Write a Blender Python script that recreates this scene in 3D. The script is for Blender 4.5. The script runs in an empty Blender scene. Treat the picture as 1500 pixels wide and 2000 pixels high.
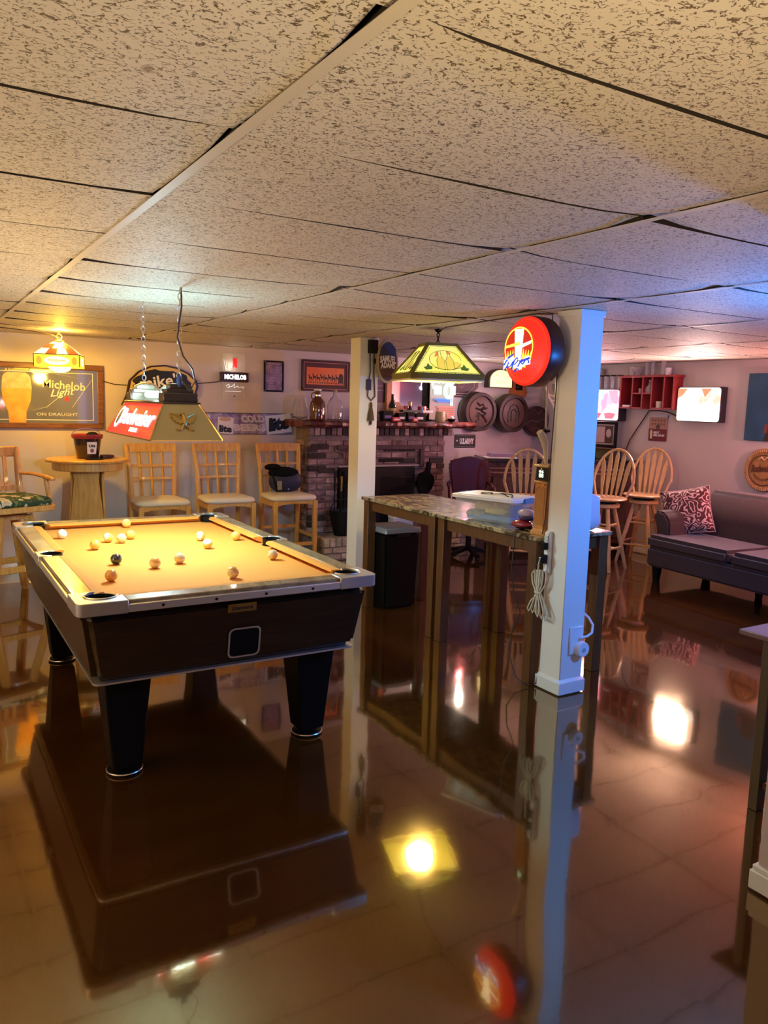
import bpy, bmesh, math, random
from mathutils import Vector, Matrix
pi, sin, cos, rad = math.pi, math.sin, math.cos, math.radians
SC = bpy.context.scene
COL = SC.collection
random.seed(7)
CE = 2.179      # ceiling height
YB, XR = 7.85, 7.2   # back wall, right wall

# ---------------------------------------------------------------- camera
cam_data = bpy.data.cameras.new('camera')
cam = bpy.data.objects.new('camera', cam_data); COL.objects.link(cam)
r_, u_, w_ = Vector((.857, -.514, .028)), Vector((.047, .132, .990)), Vector((.513, .847, -.138))
yaw, pit, rol = .5443683, -.1380128, .0279942
w_ = Vector((sin(yaw)*cos(pit), cos(yaw)*cos(pit), sin(pit)))
r0 = Vector((cos(yaw), -sin(yaw), 0)); u0 = r0.cross(w_)
r_ = cos(rol)*r0 + sin(rol)*u0; u_ = -sin(rol)*r0 + cos(rol)*u0
cam.matrix_world = Matrix(((r_.x, u_.x, -w_.x, 0), (r_.y, u_.y, -w_.y, 0), (r_.z, u_.z, -w_.z, 1.645), (0, 0, 0, 1)))
cam_data.sensor_fit = 'VERTICAL'; cam_data.sensor_height = 36; cam_data.lens = 1526.9/2000*36
cam_data.clip_start = .05
SC.camera = cam

# ---------------------------------------------------------------- world, exposure, lights
world = bpy.data.worlds.new('world'); SC.world = world; world.use_nodes = True
world.node_tree.nodes['Background'].inputs[0].default_value = (.5, .45, .42, 1)
world.node_tree.nodes['Background'].inputs[1].default_value = .0
SC.view_settings.view_transform = 'Standard'; SC.view_settings.look = 'None'
SC.view_settings.gamma = 1; SC.view_settings.use_curve_mapping = False
SC.view_settings.exposure = 0.12
SC.cycles.use_denoising = True
SC.cycles.max_bounces = 8; SC.cycles.diffuse_bounces = 4; SC.cycles.glossy_bounces = 4
SC.cycles.sample_clamp_indirect = 6

def lamp(kind, name, loc, power, col, size=.1, size_y=None, to=None):
    d = bpy.data.lights.new(name, kind); d.energy = power; d.color = col
    if kind == 'AREA':
        d.size = size
        if size_y: d.shape = 'RECTANGLE'; d.size_y = size_y
    else: d.shadow_soft_size = size
    o = bpy.data.objects.new(name, d); COL.objects.link(o); o.location = loc
    if to is not None: o.rotation_euler = (Vector(to)-Vector(loc)).to_track_quat('-Z', 'Y').to_euler()
    return o
# neon of the rest of the room, outside the frame; area uplights are added fill
lamp('POINT', 'blue_neon_light', (3.72, 1.75, 1.60), 112, (.01, .24, 1.0), .05)
lamp('POINT', 'red_neon_light', (6.95, 3.5, 1.95), 22, (1.0, .10, .08), .10)
lamp('AREA', 'near_ceiling_fill', (.55, .0, .95), 24, (1.0, .78, .46), .4, None, (.55, .05, 4))  # added uplight without a fitting, brightens the ceiling near the camera
lamp('AREA', 'left_ceiling_fill', (-1.1, 3.4, .95), 62, (1.0, .76, .42), .4, None, (-.6, 3.6, 4))  # added uplight for the left and middle ceiling, no lamp stands there
lamp('AREA', 'right_ceiling_fill', (4.9, .5, .95), 8, (1.0, .62, .50), .4, None, (4.9, .8, 4))  # added pinkish uplight, lifts the ceiling on the right
lamp('POINT', 'bar_neon_light', (6.9, 3.7, 1.45), 55, (1.0, .40, .38), .05)

# ---------------------------------------------------------------- materials
def mat(name, col, rough=.5, metal=0, col2=None, scale=12, stretch=(1, 1, 1), detail=4, lo=.35, hi=.65, bump=0,
        emit=None, es=0, alpha=1, trans=0, coat=0, ior=None, world_pos=False, rand=0, sheen=0, dist=0):
    m = bpy.data.materials.new(name); m.use_nodes = True
    n, l = m.node_tree.nodes, m.node_tree.links; b = n['Principled BSDF']
    I = b.inputs
    I['Base Color'].default_value = (*col, 1); I['Roughness'].default_value = rough; I['Metallic'].default_value = metal
    I['Alpha'].default_value = alpha; I['Transmission Weight'].default_value = trans; I['Coat Weight'].default_value = coat
    I['Coat Roughness'].default_value = .04
    if sheen: I['Sheen Weight'].default_value = sheen
    if ior: I['IOR'].default_value = ior
    src = None
    if col2 is not None or bump:
        if world_pos: tc = n.new('ShaderNodeNewGeometry').outputs['Position']
        else: tc = n.new('ShaderNodeTexCoord').outputs['Object']
        mp = n.new('ShaderNodeMapping'); mp.inputs['Scale'].default_value = stretch; l.new(tc, mp.inputs[0])
        nz = n.new('ShaderNodeTexNoise'); nz.inputs['Scale'].default_value = scale; nz.inputs['Detail'].default_value = detail
        nz.inputs['Distortion'].default_value = dist
        l.new(mp.outputs[0], nz.inputs['Vector'])
        if col2 is not None:
            rp = n.new('ShaderNodeValToRGB'); e = rp.color_ramp.elements
            e[0].position = lo; e[1].position = hi; e[0].color = (*col, 1); e[1].color = (*col2, 1)
            l.new(nz.outputs['Fac'], rp.inputs[0]); src = rp.outputs[0]
        if bump:
            bp = n.new('ShaderNodeBump'); bp.inputs['Strength'].default_value = bump; bp.inputs['Distance'].default_value = .01
            l.new(nz.outputs['Fac'], bp.inputs['Height']); l.new(bp.outputs[0], I['Normal'])
    if rand:
        oi = n.new('ShaderNodeObjectInfo'); hs = n.new('ShaderNodeHueSaturation')
        ma = n.new('ShaderNodeMapRange'); ma.inputs[3].default_value = 1-rand; ma.inputs[4].default_value = 1+rand
        l.new(oi.outputs['Random'], ma.inputs[0]); l.new(ma.outputs[0], hs.inputs['Value'])
        if src: l.new(src, hs.inputs['Color'])
        else: hs.inputs['Color'].default_value = (*col, 1)
        src = hs.outputs[0]
    if src: l.new(src, I['Base Color'])
    if emit is not None:
        I['Emission Color'].default_value = (*emit, 1); I['Emission Strength'].default_value = es
    return m
def glow(name, col, s, col2=None, scale=8, lo=.4, hi=.6):
    m = mat(name, (.3*col[0], .3*col[1], .3*col[2]), .35, emit=col, es=s)
    if col2 is not None:
        n, l = m.node_tree.nodes, m.node_tree.links
        tc = n.new('ShaderNodeTexCoord'); nz = n.new('ShaderNodeTexNoise'); nz.inputs['Scale'].default_value = scale
        l.new(tc.outputs['Object'], nz.inputs['Vector']); rp = n.new('ShaderNodeValToRGB'); e = rp.color_ramp.elements
        e[0].position = lo; e[1].position = hi; e[0].color = (*col, 1); e[1].color = (*col2, 1)
        l.new(nz.outputs['Fac'], rp.inputs[0]); l.new(rp.outputs[0], n['Principled BSDF'].inputs['Emission Color'])
    return m

M = {}
M['wall'] = mat('wall_paint', (.59, .505, .475), .55, col2=(.555, .475, .445), scale=3, bump=.04)
M['trim'] = mat('white_trim_paint', (.80, .79, .75), .35)
M['post'] = mat('post_paint', (.82, .80, .74), .4)
M['dark'] = mat('plenum_dark', (.02, .017, .015), .9)
M['grid'] = mat('ceiling_grid_paint', (.60, .52, .41), .5)
M['oak'] = mat('oak', (.53, .245, .048), .38, col2=(.66, .36, .085), scale=9, stretch=(6, 6, .7), bump=.03, coat=.2)
M['oak_pale'] = mat('pale_oak', (.55, .33, .14), .38, col2=(.68, .45, .22), scale=9, stretch=(6, 6, .7), coat=.2)
M['honey'] = mat('honey_oak', (.50, .20, .05), .35, col2=(.62, .30, .09), scale=9, stretch=(6, 6, .7), coat=.25)
M['walnut'] = mat('dark_walnut', (.045, .02, .009), .35, col2=(.085, .04, .018), scale=8, stretch=(.6, 6, 6), coat=.2)
M['brownleg'] = mat('brown_table_wood', (.085, .032, .009), .4, col2=(.13, .052, .015), scale=8, stretch=(6, 6, .6))
M['railwood'] = mat('rail_wood_laminate', (.20, .135, .055), .22, col2=(.36, .27, .13), scale=11, stretch=(1, .35, 1), dist=1.2, coat=.6)
M['cab'] = mat('cabinet_woodgrain_laminate', (.014, .005, .0025), .30, col2=(.032, .013, .005), scale=7, stretch=(.5, .5, 7), dist=.8, coat=.15)
M['felt'] = mat('gold_felt', (.70, .27, .030), .95)
M['black'] = mat('black_plastic', (.004, .0035, .0035), .5, ior=1.25)
M['softblack'] = mat('black_fabric', (.005, .005, .006), .85, ior=1.2)
M['iron'] = mat('black_iron', (.006, .005, .005), .5, ior=1.3)
M['chrome'] = mat('brushed_metal', (.72, .70, .66), .28, metal=1)
M['alu'] = mat('aluminium_trim', (.78, .77, .74), .34, metal=.85)
M['casting'] = mat('cast_metal_corner', (.66, .63, .58), .3, metal=.8)
M['brass'] = mat('brass', (.55, .38, .12), .35, metal=1)
M['gold'] = mat('gold_shade_metal', (.56, .42, .13), .42, metal=.25)
M['cream'] = mat('cream_vinyl', (.72, .62, .45), .45, bump=.03, scale=60)
M['white'] = mat('white_plastic', (.82, .82, .80), .35)
M['cord'] = mat('brown_cord', (.05, .03, .022), .6)
M['wcord'] = mat('ivory_cord', (.72, .68, .55), .5)
M['glass'] = mat('clear_glass', (.95, .95, 1), .03, trans=1, ior=1.45)
M['brownglass'] = mat('brown_glass', (.10, .025, .008), .05, coat=1)
M['leather'] = mat('oxblood_leather', (.075, .008, .012), .25, coat=.4)
M['sofa'] = mat('taupe_brown_upholstery', (.036, .019, .018), .9, col2=(.050, .027, .026), scale=90, bump=.1, sheen=.3)
M['red'] = mat('red_paint', (.36, .03, .03), .4)
M['paper'] = mat('white_print', (.82, .80, .76), .6)
M['purple'] = mat('purple_print', (.16, .10, .30), .5)
M['blackprint'] = mat('black_print', (.012, .010, .012), .5)
M['redprint'] = mat('red_print', (.62, .03, .03), .5)
M['goldprint'] = mat('gold_print', (.62, .42, .14), .5)
M['glowwhite'] = glow('lit_white', (1, .96, .88), 3.0)

# ---------------------------------------------------------------- mesh building
class MB:
    def __init__(s): s.v = []; s.f = []
    def add(s, vs, fs, X=None):
        k = len(s.v)
        s.v += [(X @ Vector(v)) if X is not None else Vector(v) for v in vs]
        s.f += [tuple(i+k for i in f) for f in fs]; return s
    def box(s, c, d, X=None, top=1, topy=None):
        topy = top if topy is None else topy
        x, y, z = d[0]/2, d[1]/2, d[2]/2; C = Vector(c)
        vs = [C+Vector((a*x*(top if k > 0 else 1), b*y*(topy if k > 0 else 1), k*z)) for k in (-1, 1) for a, b in ((-1, -1), (1, -1), (1, 1), (-1, 1))]
        return s.add(vs, [(3, 2, 1, 0), (4, 5, 6, 7), (0, 1, 5, 4), (1, 2, 6, 5), (2, 3, 7, 6), (3, 0, 4, 7)], X)
    def span(s, a, b, X=None):
        a, b = Vector(a), Vector(b); return s.box((a+b)/2, [abs(t) for t in (b-a)], X)
    def beam(s, p, q, w, h, up=(0, 0, 1), w2=None, h2=None, X=None):
        p, q = Vector(p), Vector(q); d = (q-p).normalized(); a = d.cross(Vector(up))
        if a.length < 1e-4: a = d.cross(Vector((0, 1, 0)))
        a.normalize(); b = a.cross(d); w2 = w if w2 is None else w2; h2 = h if h2 is None else h2
        vs = []
        for P, W, H in ((p, w, h), (q, w2, h2)):
            vs += [P-a*W/2-b*H/2, P+a*W/2-b*H/2, P+a*W/2+b*H/2, P-a*W/2+b*H/2]
        return s.add(vs, [(0, 1, 2, 3), (7, 6, 5, 4), (0, 4, 5, 1), (1, 5, 6, 2), (2, 6, 7, 3), (3, 7, 4, 0)], X)
    def tube(s, pts, r, n=8, closed=False, X=None, flat=1):
        pts = [Vector(p) for p in pts]; N = len(pts); R = r if isinstance(r, (list, tuple)) else [r]*N
        ref = None; vs = []
        for i, p in enumerate(pts):
            a = pts[(i-1) % N] if (closed or i > 0) else p; b = pts[(i+1) % N] if (closed or i < N-1) else p
            t = (b-a).normalized()
            if ref is None: ref = Vector((0, 0, 1)) if abs(t.z) < .9 else Vector((0, 1, 0))
            x = t.cross(ref)
            if x.length < 1e-5: x = t.cross(Vector((1, 0, 0)))
            x.normalize(); y = x.cross(t); ref = y
            vs += [p+(x*cos(2*pi*k/n)+y*sin(2*pi*k/n)*flat)*R[i] for k in range(n)]
        fs = []
        for i in range(N if closed else N-1):
            j = (i+1) % N
            fs += [(i*n+k, i*n+(k+1) % n, j*n+(k+1) % n, j*n+k) for k in range(n)]
        if not closed: fs += [tuple(range(n))[::-1], tuple((N-1)*n+k for k in range(n))]
        return s.add(vs, fs, X)
    def lathe(s, prof, c=(0, 0, 0), n=20, X=None, sx=1, sy=1):
        vs = []; fs = []; C = Vector(c)
        for r, z in prof: vs += [C+Vector((max(r, 1e-4)*cos(2*pi*k/n)*sx, max(r, 1e-4)*sin(2*pi*k/n)*sy, z)) for k in range(n)]
        for i in range(len(prof)-1): fs += [(i*n+k, i*n+(k+1) % n, (i+1)*n+(k+1) % n, (i+1)*n+k) for k in range(n)]
        fs += [tuple(range(n))[::-1], tuple((len(prof)-1)*n+k for k in range(n))]
        return s.add(vs, fs, X)
    def cyl(s, p, q, r, n=14, r2=None, X=None): return s.tube([p, q], [r, r if r2 is None else r2], n, X=X)
    def sphere(s, c, r, n=14, sc=(1, 1, 1), X=None):
        m = n//2; prof = [(r*sin(pi*i/m), -r*cos(pi*i/m)) for i in range(m+1)]
        k = len(s.v); s.lathe([(a, z*sc[2]) for a, z in prof], c, n, None, sc[0], sc[1])
        if X is not None:
            for i in range(k, len(s.v)): s.v[i] = X @ s.v[i]
        return s
    def prism(s, poly, y0, y1, X=None):
        n = len(poly); vs = [(x, y0, z) for x, z in poly]+[(x, y1, z) for x, z in poly]
        return s.add(vs, [tuple(range(n)), tuple(range(2*n-1, n-1, -1))]+[(i, i+n, (i+1) % n+n, (i+1) % n) for i in range(n)], X)
    def slab(s, poly, z0, z1, X=None):      # polygon in plan, extruded in z
        n = len(poly); vs = [(x, y, z0) for x, y in poly]+[(x, y, z1) for x, y in poly]
        return s.add(vs, [tuple(range(n))[::-1], tuple(range(n, 2*n))]+[(i, (i+1) % n, (i+1) % n+n, i+n) for i in range(n)], X)
    def quadslab(s, q, t, X=None):          # a panel: four corners, thickness t behind them
        q = [Vector(p) for p in q]; nn = (q[1]-q[0]).cross(q[3]-q[0]).normalized()
        vs = q+[p-nn*t for p in q]
        return s.add(vs, [(0, 1, 2, 3), (7, 6, 5, 4)]+[(i, i+4, (i+1) % 4+4, (i+1) % 4) for i in range(4)], X)
    def shear(s, fn):
        s.v = [Vector(fn(v)) for v in s.v]; return s
    def mesh(s, name, m, bevel=0, seg=1, flat=False, ang=38):
        bm = bmesh.new(); vv = [bm.verts.new(v) for v in s.v]
        for f in s.f:
            try: bm.faces.new([vv[i] for i in f])
            except ValueError: pass
        bmesh.ops.recalc_face_normals(bm, faces=bm.faces)
        if bevel:
            ed = [e for e in bm.edges if len(e.link_faces) == 2 and e.calc_face_angle(0) > rad(30)]
            bmesh.ops.bevel(bm, geom=ed, offset=bevel, segments=seg, affect='EDGES', clamp_overlap=True)
        me = bpy.data.meshes.new(name); bm.to_mesh(me); bm.free(); me.materials.append(m)
        if not flat:
            me.shade_smooth(); me.set_sharp_from_angle(angle=rad(ang))
        return me
    def build(s, name, m, parent=None, bevel=0, seg=1, flat=False, loc=None, ang=38):
        o = bpy.data.objects.new(name, s.mesh(name, M[m] if isinstance(m, str) else m, bevel, seg, flat, ang)); COL.objects.link(o)
        if parent is not None: o.parent = parent
        if loc is not None: o.location = loc
        return o
def tag(o, label, cat, group=None):
    o['label'] = label; o['category'] = cat
    if group: o['group'] = group
    return o
def thing(name, label, cat, loc=(0, 0, 0), rotz=0, group=None):
    o = bpy.data.objects.new(name, None); COL.objects.link(o); o.empty_display_size = .05
    o.location = loc; o.rotation_euler = (0, 0, rad(rotz)); return tag(o, label, cat, group)
def attach(o, root):     # make a piece built in world coordinates a part of a thing
    o.parent = root; o.matrix_parent_inverse = (Matrix.Translation(root.location) @ root.rotation_euler.to_matrix().to_4x4()).inverted(); return o
def struct(o): o['kind'] = 'structure'; return o
def dup(root, loc=None, rotz=None, label=None, group=None):
    r = root.copy(); COL.objects.link(r)
    if loc is not None: r.location = loc
    if rotz is not None: r.rotation_euler = (0, 0, rad(rotz))
    if label: r['label'] = label
    if group: r['group'] = group
    for ch in list(root.children):
        c = ch.copy(); COL.objects.link(c); c.parent = r
        for g in list(ch.children):
            d = g.copy(); COL.objects.link(d); d.parent = c
    return r
def ellipse(rx, rz, n=24, cx=0, cz=0, a0=0, a1=360):
    full = abs(a1-a0) >= 360
    return [(cx+rx*cos(rad(a0+(a1-a0)*i/(n if full else n-1))), cz+rz*sin(rad(a0+(a1-a0)*i/(n if full else n-1)))) for i in range(n)]
def rrect(w, h, r, n=4, cx=0, cz=0):
    out = []
    for sx, sz, a in ((1, 1, 0), (-1, 1, 90), (-1, -1, 180), (1, -1, 270)):
        out += [(cx+sx*(w/2-r)+r*cos(rad(a+90*i/n)), cz+sz*(h/2-r)+r*sin(rad(a+90*i/n))) for i in range(n+1)]
    return out
_txt = {}
def text_geo(body, bold):
    key = (body, bold)
    if key not in _txt:
        cu = bpy.data.curves.new('lettering', 'FONT'); cu.body = body; cu.offset = bold; cu.resolution_u = 2
        o = bpy.data.objects.new('lettering', cu); COL.objects.link(o)
        bpy.context.view_layer.update()
        me = o.to_mesh(); vs = [v.co.copy() for v in me.vertices]; fs = [tuple(p.vertices) for p in me.polygons]
        o.to_mesh_clear(); bpy.data.objects.remove(o); bpy.data.curves.remove(cu)
        x0 = min(v.x for v in vs); x1 = max(v.x for v in vs); y0 = min(v.y for v in vs); y1 = max(v.y for v in vs)
        _txt[key] = ([((v.x-x0)/(x1-x0)-.5, (v.y-y0)/(y1-y0)-.5) for v in vs], fs)
    return _txt[key]
def text(parent, body, m, cx, cz, w, h, y, name='lettering', shear=0, rot=0, X=None, bold=.02, bend=0):
    """flat lettering in the local XZ plane facing -Y, fitted to w by h"""
    vs, fs = text_geo(body, bold); b = MB(); out = []
    for a, c in vs:
        x = a*w+shear*c*h; z = c*h+bend*(a*2)**2
        out.append((cx+x*cos(rot)-z*sin(rot), y, cz+x*sin(rot)+z*cos(rot)))
    return b.add(out, fs, X).build(name, m, parent, flat=True)
def frame_bars(b, w, h, fw, y0, y1, cx=0, cz=0):
    b.span((cx-w/2, y0, cz+h/2-fw), (cx+w/2, y1, cz+h/2)); b.span((cx-w/2, y0, cz-h/2), (cx+w/2, y1, cz-h/2+fw))
    b.span((cx-w/2, y0, cz-h/2+fw), (cx-w/2+fw, y1, cz+h/2-fw)); b.span((cx+w/2-fw, y0, cz-h/2+fw), (cx+w/2, y1, cz+h/2-fw))
    return b

# ---------------------------------------------------------------- room shell
X0, Y0 = -1.6, -2.6
def floor_mat():
    m = mat('stained_glossy_concrete', (.028, .011, .0012), .082, col2=(.075, .032, .004), scale=.9, detail=8, lo=.3, hi=.7, world_pos=True, dist=1.5, coat=1)
    n, l = m.node_tree.nodes, m.node_tree.links; b = n['Principled BSDF']
    b.inputs['IOR'].default_value = 2.6; b.inputs['Specular Tint'].default_value = (1, .70, .27, 1); b.inputs['Coat IOR'].default_value = 1.55; b.inputs['Coat Roughness'].default_value = .03; b.inputs['Coat Weight'].default_value = .7
    g = n.new('ShaderNodeNewGeometry')
    def noise(sc, det=4):
        z = n.new('ShaderNodeTexNoise'); z.inputs['Scale'].default_value = sc; z.inputs['Detail'].default_value = det; l.new(g.outputs['Position'], z.inputs['Vector']); return z
    old = b.inputs['Base Color'].links[0].from_socket
    mix = n.new('ShaderNodeMix'); mix.data_type = 'RGBA'; mix.inputs['B'].default_value = (.065, .013, .003, 1)
    z = noise(.5, 3); rp = n.new('ShaderNodeMapRange'); rp.inputs[1].default_value = .45; rp.inputs[2].default_value = .65; rp.inputs[4].default_value = .6
    l.new(z.outputs['Fac'], rp.inputs[0]); l.new(rp.outputs[0], mix.inputs['Factor']); l.new(old, mix.inputs['A']); l.new(mix.outputs['Result'], b.inputs['Base Color'])
    # the poured coat is a little wavy
    z1 = noise(2.2, 1); z2 = noise(26, 2); ad = n.new('ShaderNodeMath'); ad.operation = 'MULTIPLY_ADD'; ad.inputs[1].default_value = .035
    l.new(z2.outputs['Fac'], ad.inputs[0]); l.new(z1.outputs['Fac'], ad.inputs[2])
    bp = n.new('ShaderNodeBump'); bp.inputs['Strength'].default_value = .35; bp.inputs['Distance'].default_value = .006
    l.new(ad.outputs[0], bp.inputs['Height']); l.new(bp.outputs[0], b.inputs['Normal']); l.new(bp.outputs[0], b.inputs['Coat Normal'])
    return m
fl = struct(MB().span((X0, Y0, -.1), (XR+.1, YB+.1, 0)).build('floor', floor_mat()))
struct(MB().span((X0, YB, 0), (XR+.1, YB+.1, CE+.12)).build('wall_back', 'wall'))
struct(MB().span((XR, Y0, 0), (XR+.1, YB, CE+.12)).build('wall_right', 'wall'))
struct(MB().span((X0-.1, Y0, 0), (X0, YB, CE+.12)).build('wall_left', 'wall'))
struct(MB().span((X0, Y0-.1, 0), (XR+.1, Y0, CE+.12)).build('wall_front', 'wall'))

def base_profile(length):   # along local X, proud towards -Y
    return [(0, 0), (-.016, 0), (-.016, .075), (-.012, .088), (-.004, .095), (0, .095)]
def baseboard(name, p, q):
    p, q = Vector(p), Vector(q); d = (q-p).normalized(); nrm = Vector((d.y, -d.x, 0)); b = MB(); pr = base_profile(0); k = len(pr)
    vs = [p-nrm*a+Vector((0, 0, z+.008)) for a, z in pr]+[q-nrm*a+Vector((0, 0, z+.008)) for a, z in pr]
    vs = [p+nrm*(-a)+Vector((0, 0, z+.008)) for a, z in pr]+[q+nrm*(-a)+Vector((0, 0, z+.008)) for a, z in pr]
    b.add(vs, [tuple(range(k)), tuple(range(2*k-1, k-1, -1))]+[(i, i+k, (i+1) % k+k, (i+1) % k) for i in range(k)])
    return struct(b.build(name, 'trim'))
baseboard('baseboard_back', (X0, YB, 0), (3.58, YB, 0)); baseboard('baseboard_back', (5.4, YB, 0), (XR, YB, 0))
baseboard('baseboard_right', (XR, YB, 0), (XR, Y0, 0))

# suspended ceiling: runners, cross tees and loose tiles, each its own piece
cr = struct(MB().span((X0, Y0, CE+.10), (XR+.1, YB+.1, CE+.14)).build('ceiling', 'dark'))
def tile_mat():
    m = mat('fissured_ceiling_tile', (.66, .58, .47), .62); n, l = m.node_tree.nodes, m.node_tree.links; b = n['Principled BSDF']
    g = n.new('ShaderNodeNewGeometry')
    def mapped(sc):
        mp = n.new('ShaderNodeMapping'); mp.inputs['Scale'].default_value = sc; l.new(g.outputs['Position'], mp.inputs[0]); return mp
    mp = mapped((1, 1.35, 1))
    wz = n.new('ShaderNodeTexNoise'); wz.inputs['Scale'].default_value = 34; wz.inputs['Detail'].default_value = 2; l.new(mp.outputs[0], wz.inputs['Vector'])
    # worm-like fissures: thin contour bands of one noise kept where a second noise allows
    z = n.new('ShaderNodeTexNoise'); z.inputs['Scale'].default_value = 50; z.inputs['Detail'].default_value = 3; z.inputs['Distortion'].default_value = .6; l.new(mp.outputs[0], z.inputs['Vector'])
    a = n.new('ShaderNodeMath'); a.operation = 'SUBTRACT'; a.inputs[1].default_value = .5; l.new(z.outputs['Fac'], a.inputs[0])
    ab = n.new('ShaderNodeMath'); ab.operation = 'ABSOLUTE'; l.new(a.outputs[0], ab.inputs[0])
    r1 = n.new('ShaderNodeMapRange'); r1.inputs[1].default_value = .020; r1.inputs[2].default_value = .040; r1.inputs[3].default_value = 1; r1.inputs[4].default_value = 0; l.new(ab.outputs[0], r1.inputs[0])
    z2 = n.new('ShaderNodeTexNoise'); z2.inputs['Scale'].default_value = 85; z2.inputs['Detail'].default_value = 2; l.new(mp.outputs[0], z2.inputs['Vector'])
    r2 = n.new('ShaderNodeMapRange'); r2.inputs[1].default_value = .48; r2.inputs[2].default_value = .53; l.new(z2.outputs['Fac'], r2.inputs[0])
    mu = n.new('ShaderNodeMath'); mu.operation = 'MULTIPLY'; l.new(r1.outputs[0], mu.inputs[0]); l.new(r2.outputs[0], mu.inputs[1])
    # pin holes
    v = n.new('ShaderNodeTexVoronoi'); v.inputs['Scale'].default_value = 95; l.new(g.outputs['Position'], v.inputs['Vector'])
    r3 = n.new('ShaderNodeMapRange'); r3.inputs[1].default_value = .10; r3.inputs[2].default_value = .22; r3.inputs[3].default_value = .8; r3.inputs[4].default_value = 0; l.new(v.outputs['Distance'], r3.inputs[0])
    mx = n.new('ShaderNodeMath'); mx.operation = 'MAXIMUM'; l.new(mu.outputs[0], mx.inputs[0]); l.new(r3.outputs[0], mx.inputs[1])
    # a few brown stains
    v2 = n.new('ShaderNodeTexVoronoi'); v2.inputs['Scale'].default_value = 2.3; v2.inputs['Randomness'].default_value = 1
    adv = n.new('ShaderNodeVectorMath'); adv.operation = 'MULTIPLY_ADD'; adv.inputs[1].default_value = (.05, .05, 0); l.new(wz.outputs['Color'], adv.inputs[0]); l.new(g.outputs['Position'], adv.inputs[2]); l.new(adv.outputs[0], v2.inputs['Vector'])
    r4 = n.new('ShaderNodeMapRange'); r4.inputs[1].default_value = .035; r4.inputs[2].default_value = .055; r4.inputs[3].default_value = .8; r4.inputs[4].default_value = 0; l.new(v2.outputs['Distance'], r4.inputs[0])
    m1 = n.new('ShaderNodeMix'); m1.data_type = 'RGBA'; m1.inputs['A'].default_value = (.66, .58, .47, 1); m1.inputs['B'].default_value = (.13, .085, .036, 1); l.new(mx.outputs[0], m1.inputs['Factor'])
    m2 = n.new('ShaderNodeMix'); m2.data_type = 'RGBA'; m2.inputs['B'].default_value = (.22, .13, .05, 1); l.new(m1.outputs['Result'], m2.inputs['A']); l.new(r4.outputs[0], m2.inputs['Factor'])
    l.new(m2.outputs['Result'], b.inputs['Base Color'])
    bp = n.new('ShaderNodeBump'); bp.inputs['Strength'].default_value = .6; bp.inputs['Distance'].default_value = -.004; l.new(mx.outputs[0], bp.inputs['Height'])
    z5 = n.new('ShaderNodeTexNoise'); z5.inputs['Scale'].default_value = 160; l.new(g.outputs['Position'], z5.inputs['Vector'])
    b5 = n.new('ShaderNodeBump'); b5.inputs['Strength'].default_value = .25; b5.inputs['Distance'].default_value = .003; l.new(z5.outputs['Fac'], b5.inputs['Height']); l.new(bp.outputs[0], b5.inputs['Normal'])
    l.new(b5.outputs[0], b.inputs['Normal'])
    return m
TM = tile_mat(); M['edge_shade'] = mat('shaded_tile_edge', (.055, .04, .028), .9)
GX, GY, TW, TL = .5976, 1.0106, 1.22, .61
def tile_mesh(w, d, seed):
    rnd = random.Random(seed); nx, ny = 9, 6; b = MB()
    lift = [[rnd.choice((.003, .007, .012, .018)) for _ in range(2)] for _ in range(2)]; sag = rnd.uniform(.001, .004)
    vs = []
    for j in range(ny):
        for i in range(nx):
            u, v = i/(nx-1), j/(ny-1)
            cu = (abs(2*u-1))**4; cv = (abs(2*v-1))**4
            h = lift[int(u > .5)][int(v > .5)]*cu*cv - sag*(1-(2*u-1)**2)*(1-(2*v-1)**2)+.0022+.0015*max(cu, cv)*rnd.random()
            vs.append(((u-.5)*w, (v-.5)*d, h))
    k = len(vs); vs += [(x, y, z+.016) for x, y, z in vs]; fs = []
    for j in range(ny-1):
        for i in range(nx-1):
            q = (j*nx+i, j*nx+i+1, (j+1)*nx+i+1, (j+1)*nx+i); fs += [q[::-1], tuple(t+k for t in q)]
    rim = [i for i in range(nx)]+[j*nx+nx-1 for j in range(1, ny)]+[(ny-1)*nx+i for i in range(nx-2, -1, -1)]+[j*nx for j in range(ny-2, 0, -1)]
    fs += [(rim[i], rim[(i+1) % len(rim)], rim[(i+1) % len(rim)]+k, rim[i]+k) for i in range(len(rim))]
    me = b.add(vs, fs).mesh('ceiling_tile', TM); me.materials.append(M['edge_shade'])
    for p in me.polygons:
        if abs(p.normal.z) < .5: p.material_index = 1      # cut edges, painted dark so the joints read as shade lines
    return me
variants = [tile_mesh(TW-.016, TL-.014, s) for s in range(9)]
rnd = random.Random(3)
i0, i1 = -2, 6; j0, j1 = -6, 12
tee = MB().box((0, 0, 0), (TW-.030, .024, .0012)).mesh('cross_tee', M['grid'])
for i in range(i0, i1):
    xa, xb = max(X0, GX+i*TW), min(XR, GX+(i+1)*TW)
    for j in range(j0, j1):
        ya, yb = max(Y0, GY+j*TL), min(YB, GY+(j+1)*TL)
        if xb-xa < .06 or yb-ya < .06: continue
        full = xb-xa > TW-.01 and yb-ya > TL-.01
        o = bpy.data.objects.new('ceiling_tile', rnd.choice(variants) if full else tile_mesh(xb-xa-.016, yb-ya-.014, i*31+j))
        COL.objects.link(o); o.parent = cr; o.location = ((xa+xb)/2+rnd.uniform(-.003, .003), (ya+yb)/2+rnd.uniform(-.003, .003), CE+.0015)
        o.rotation_euler = (0, 0, rnd.uniform(-.003, .003)+ (0 if not full else rnd.choice((0, pi))))
        if yb < YB-.02 and full:
            t = bpy.data.objects.new('cross_tee', tee); COL.objects.link(t); t.parent = cr; t.location = ((xa+xb)/2, yb, CE+.030)
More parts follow.
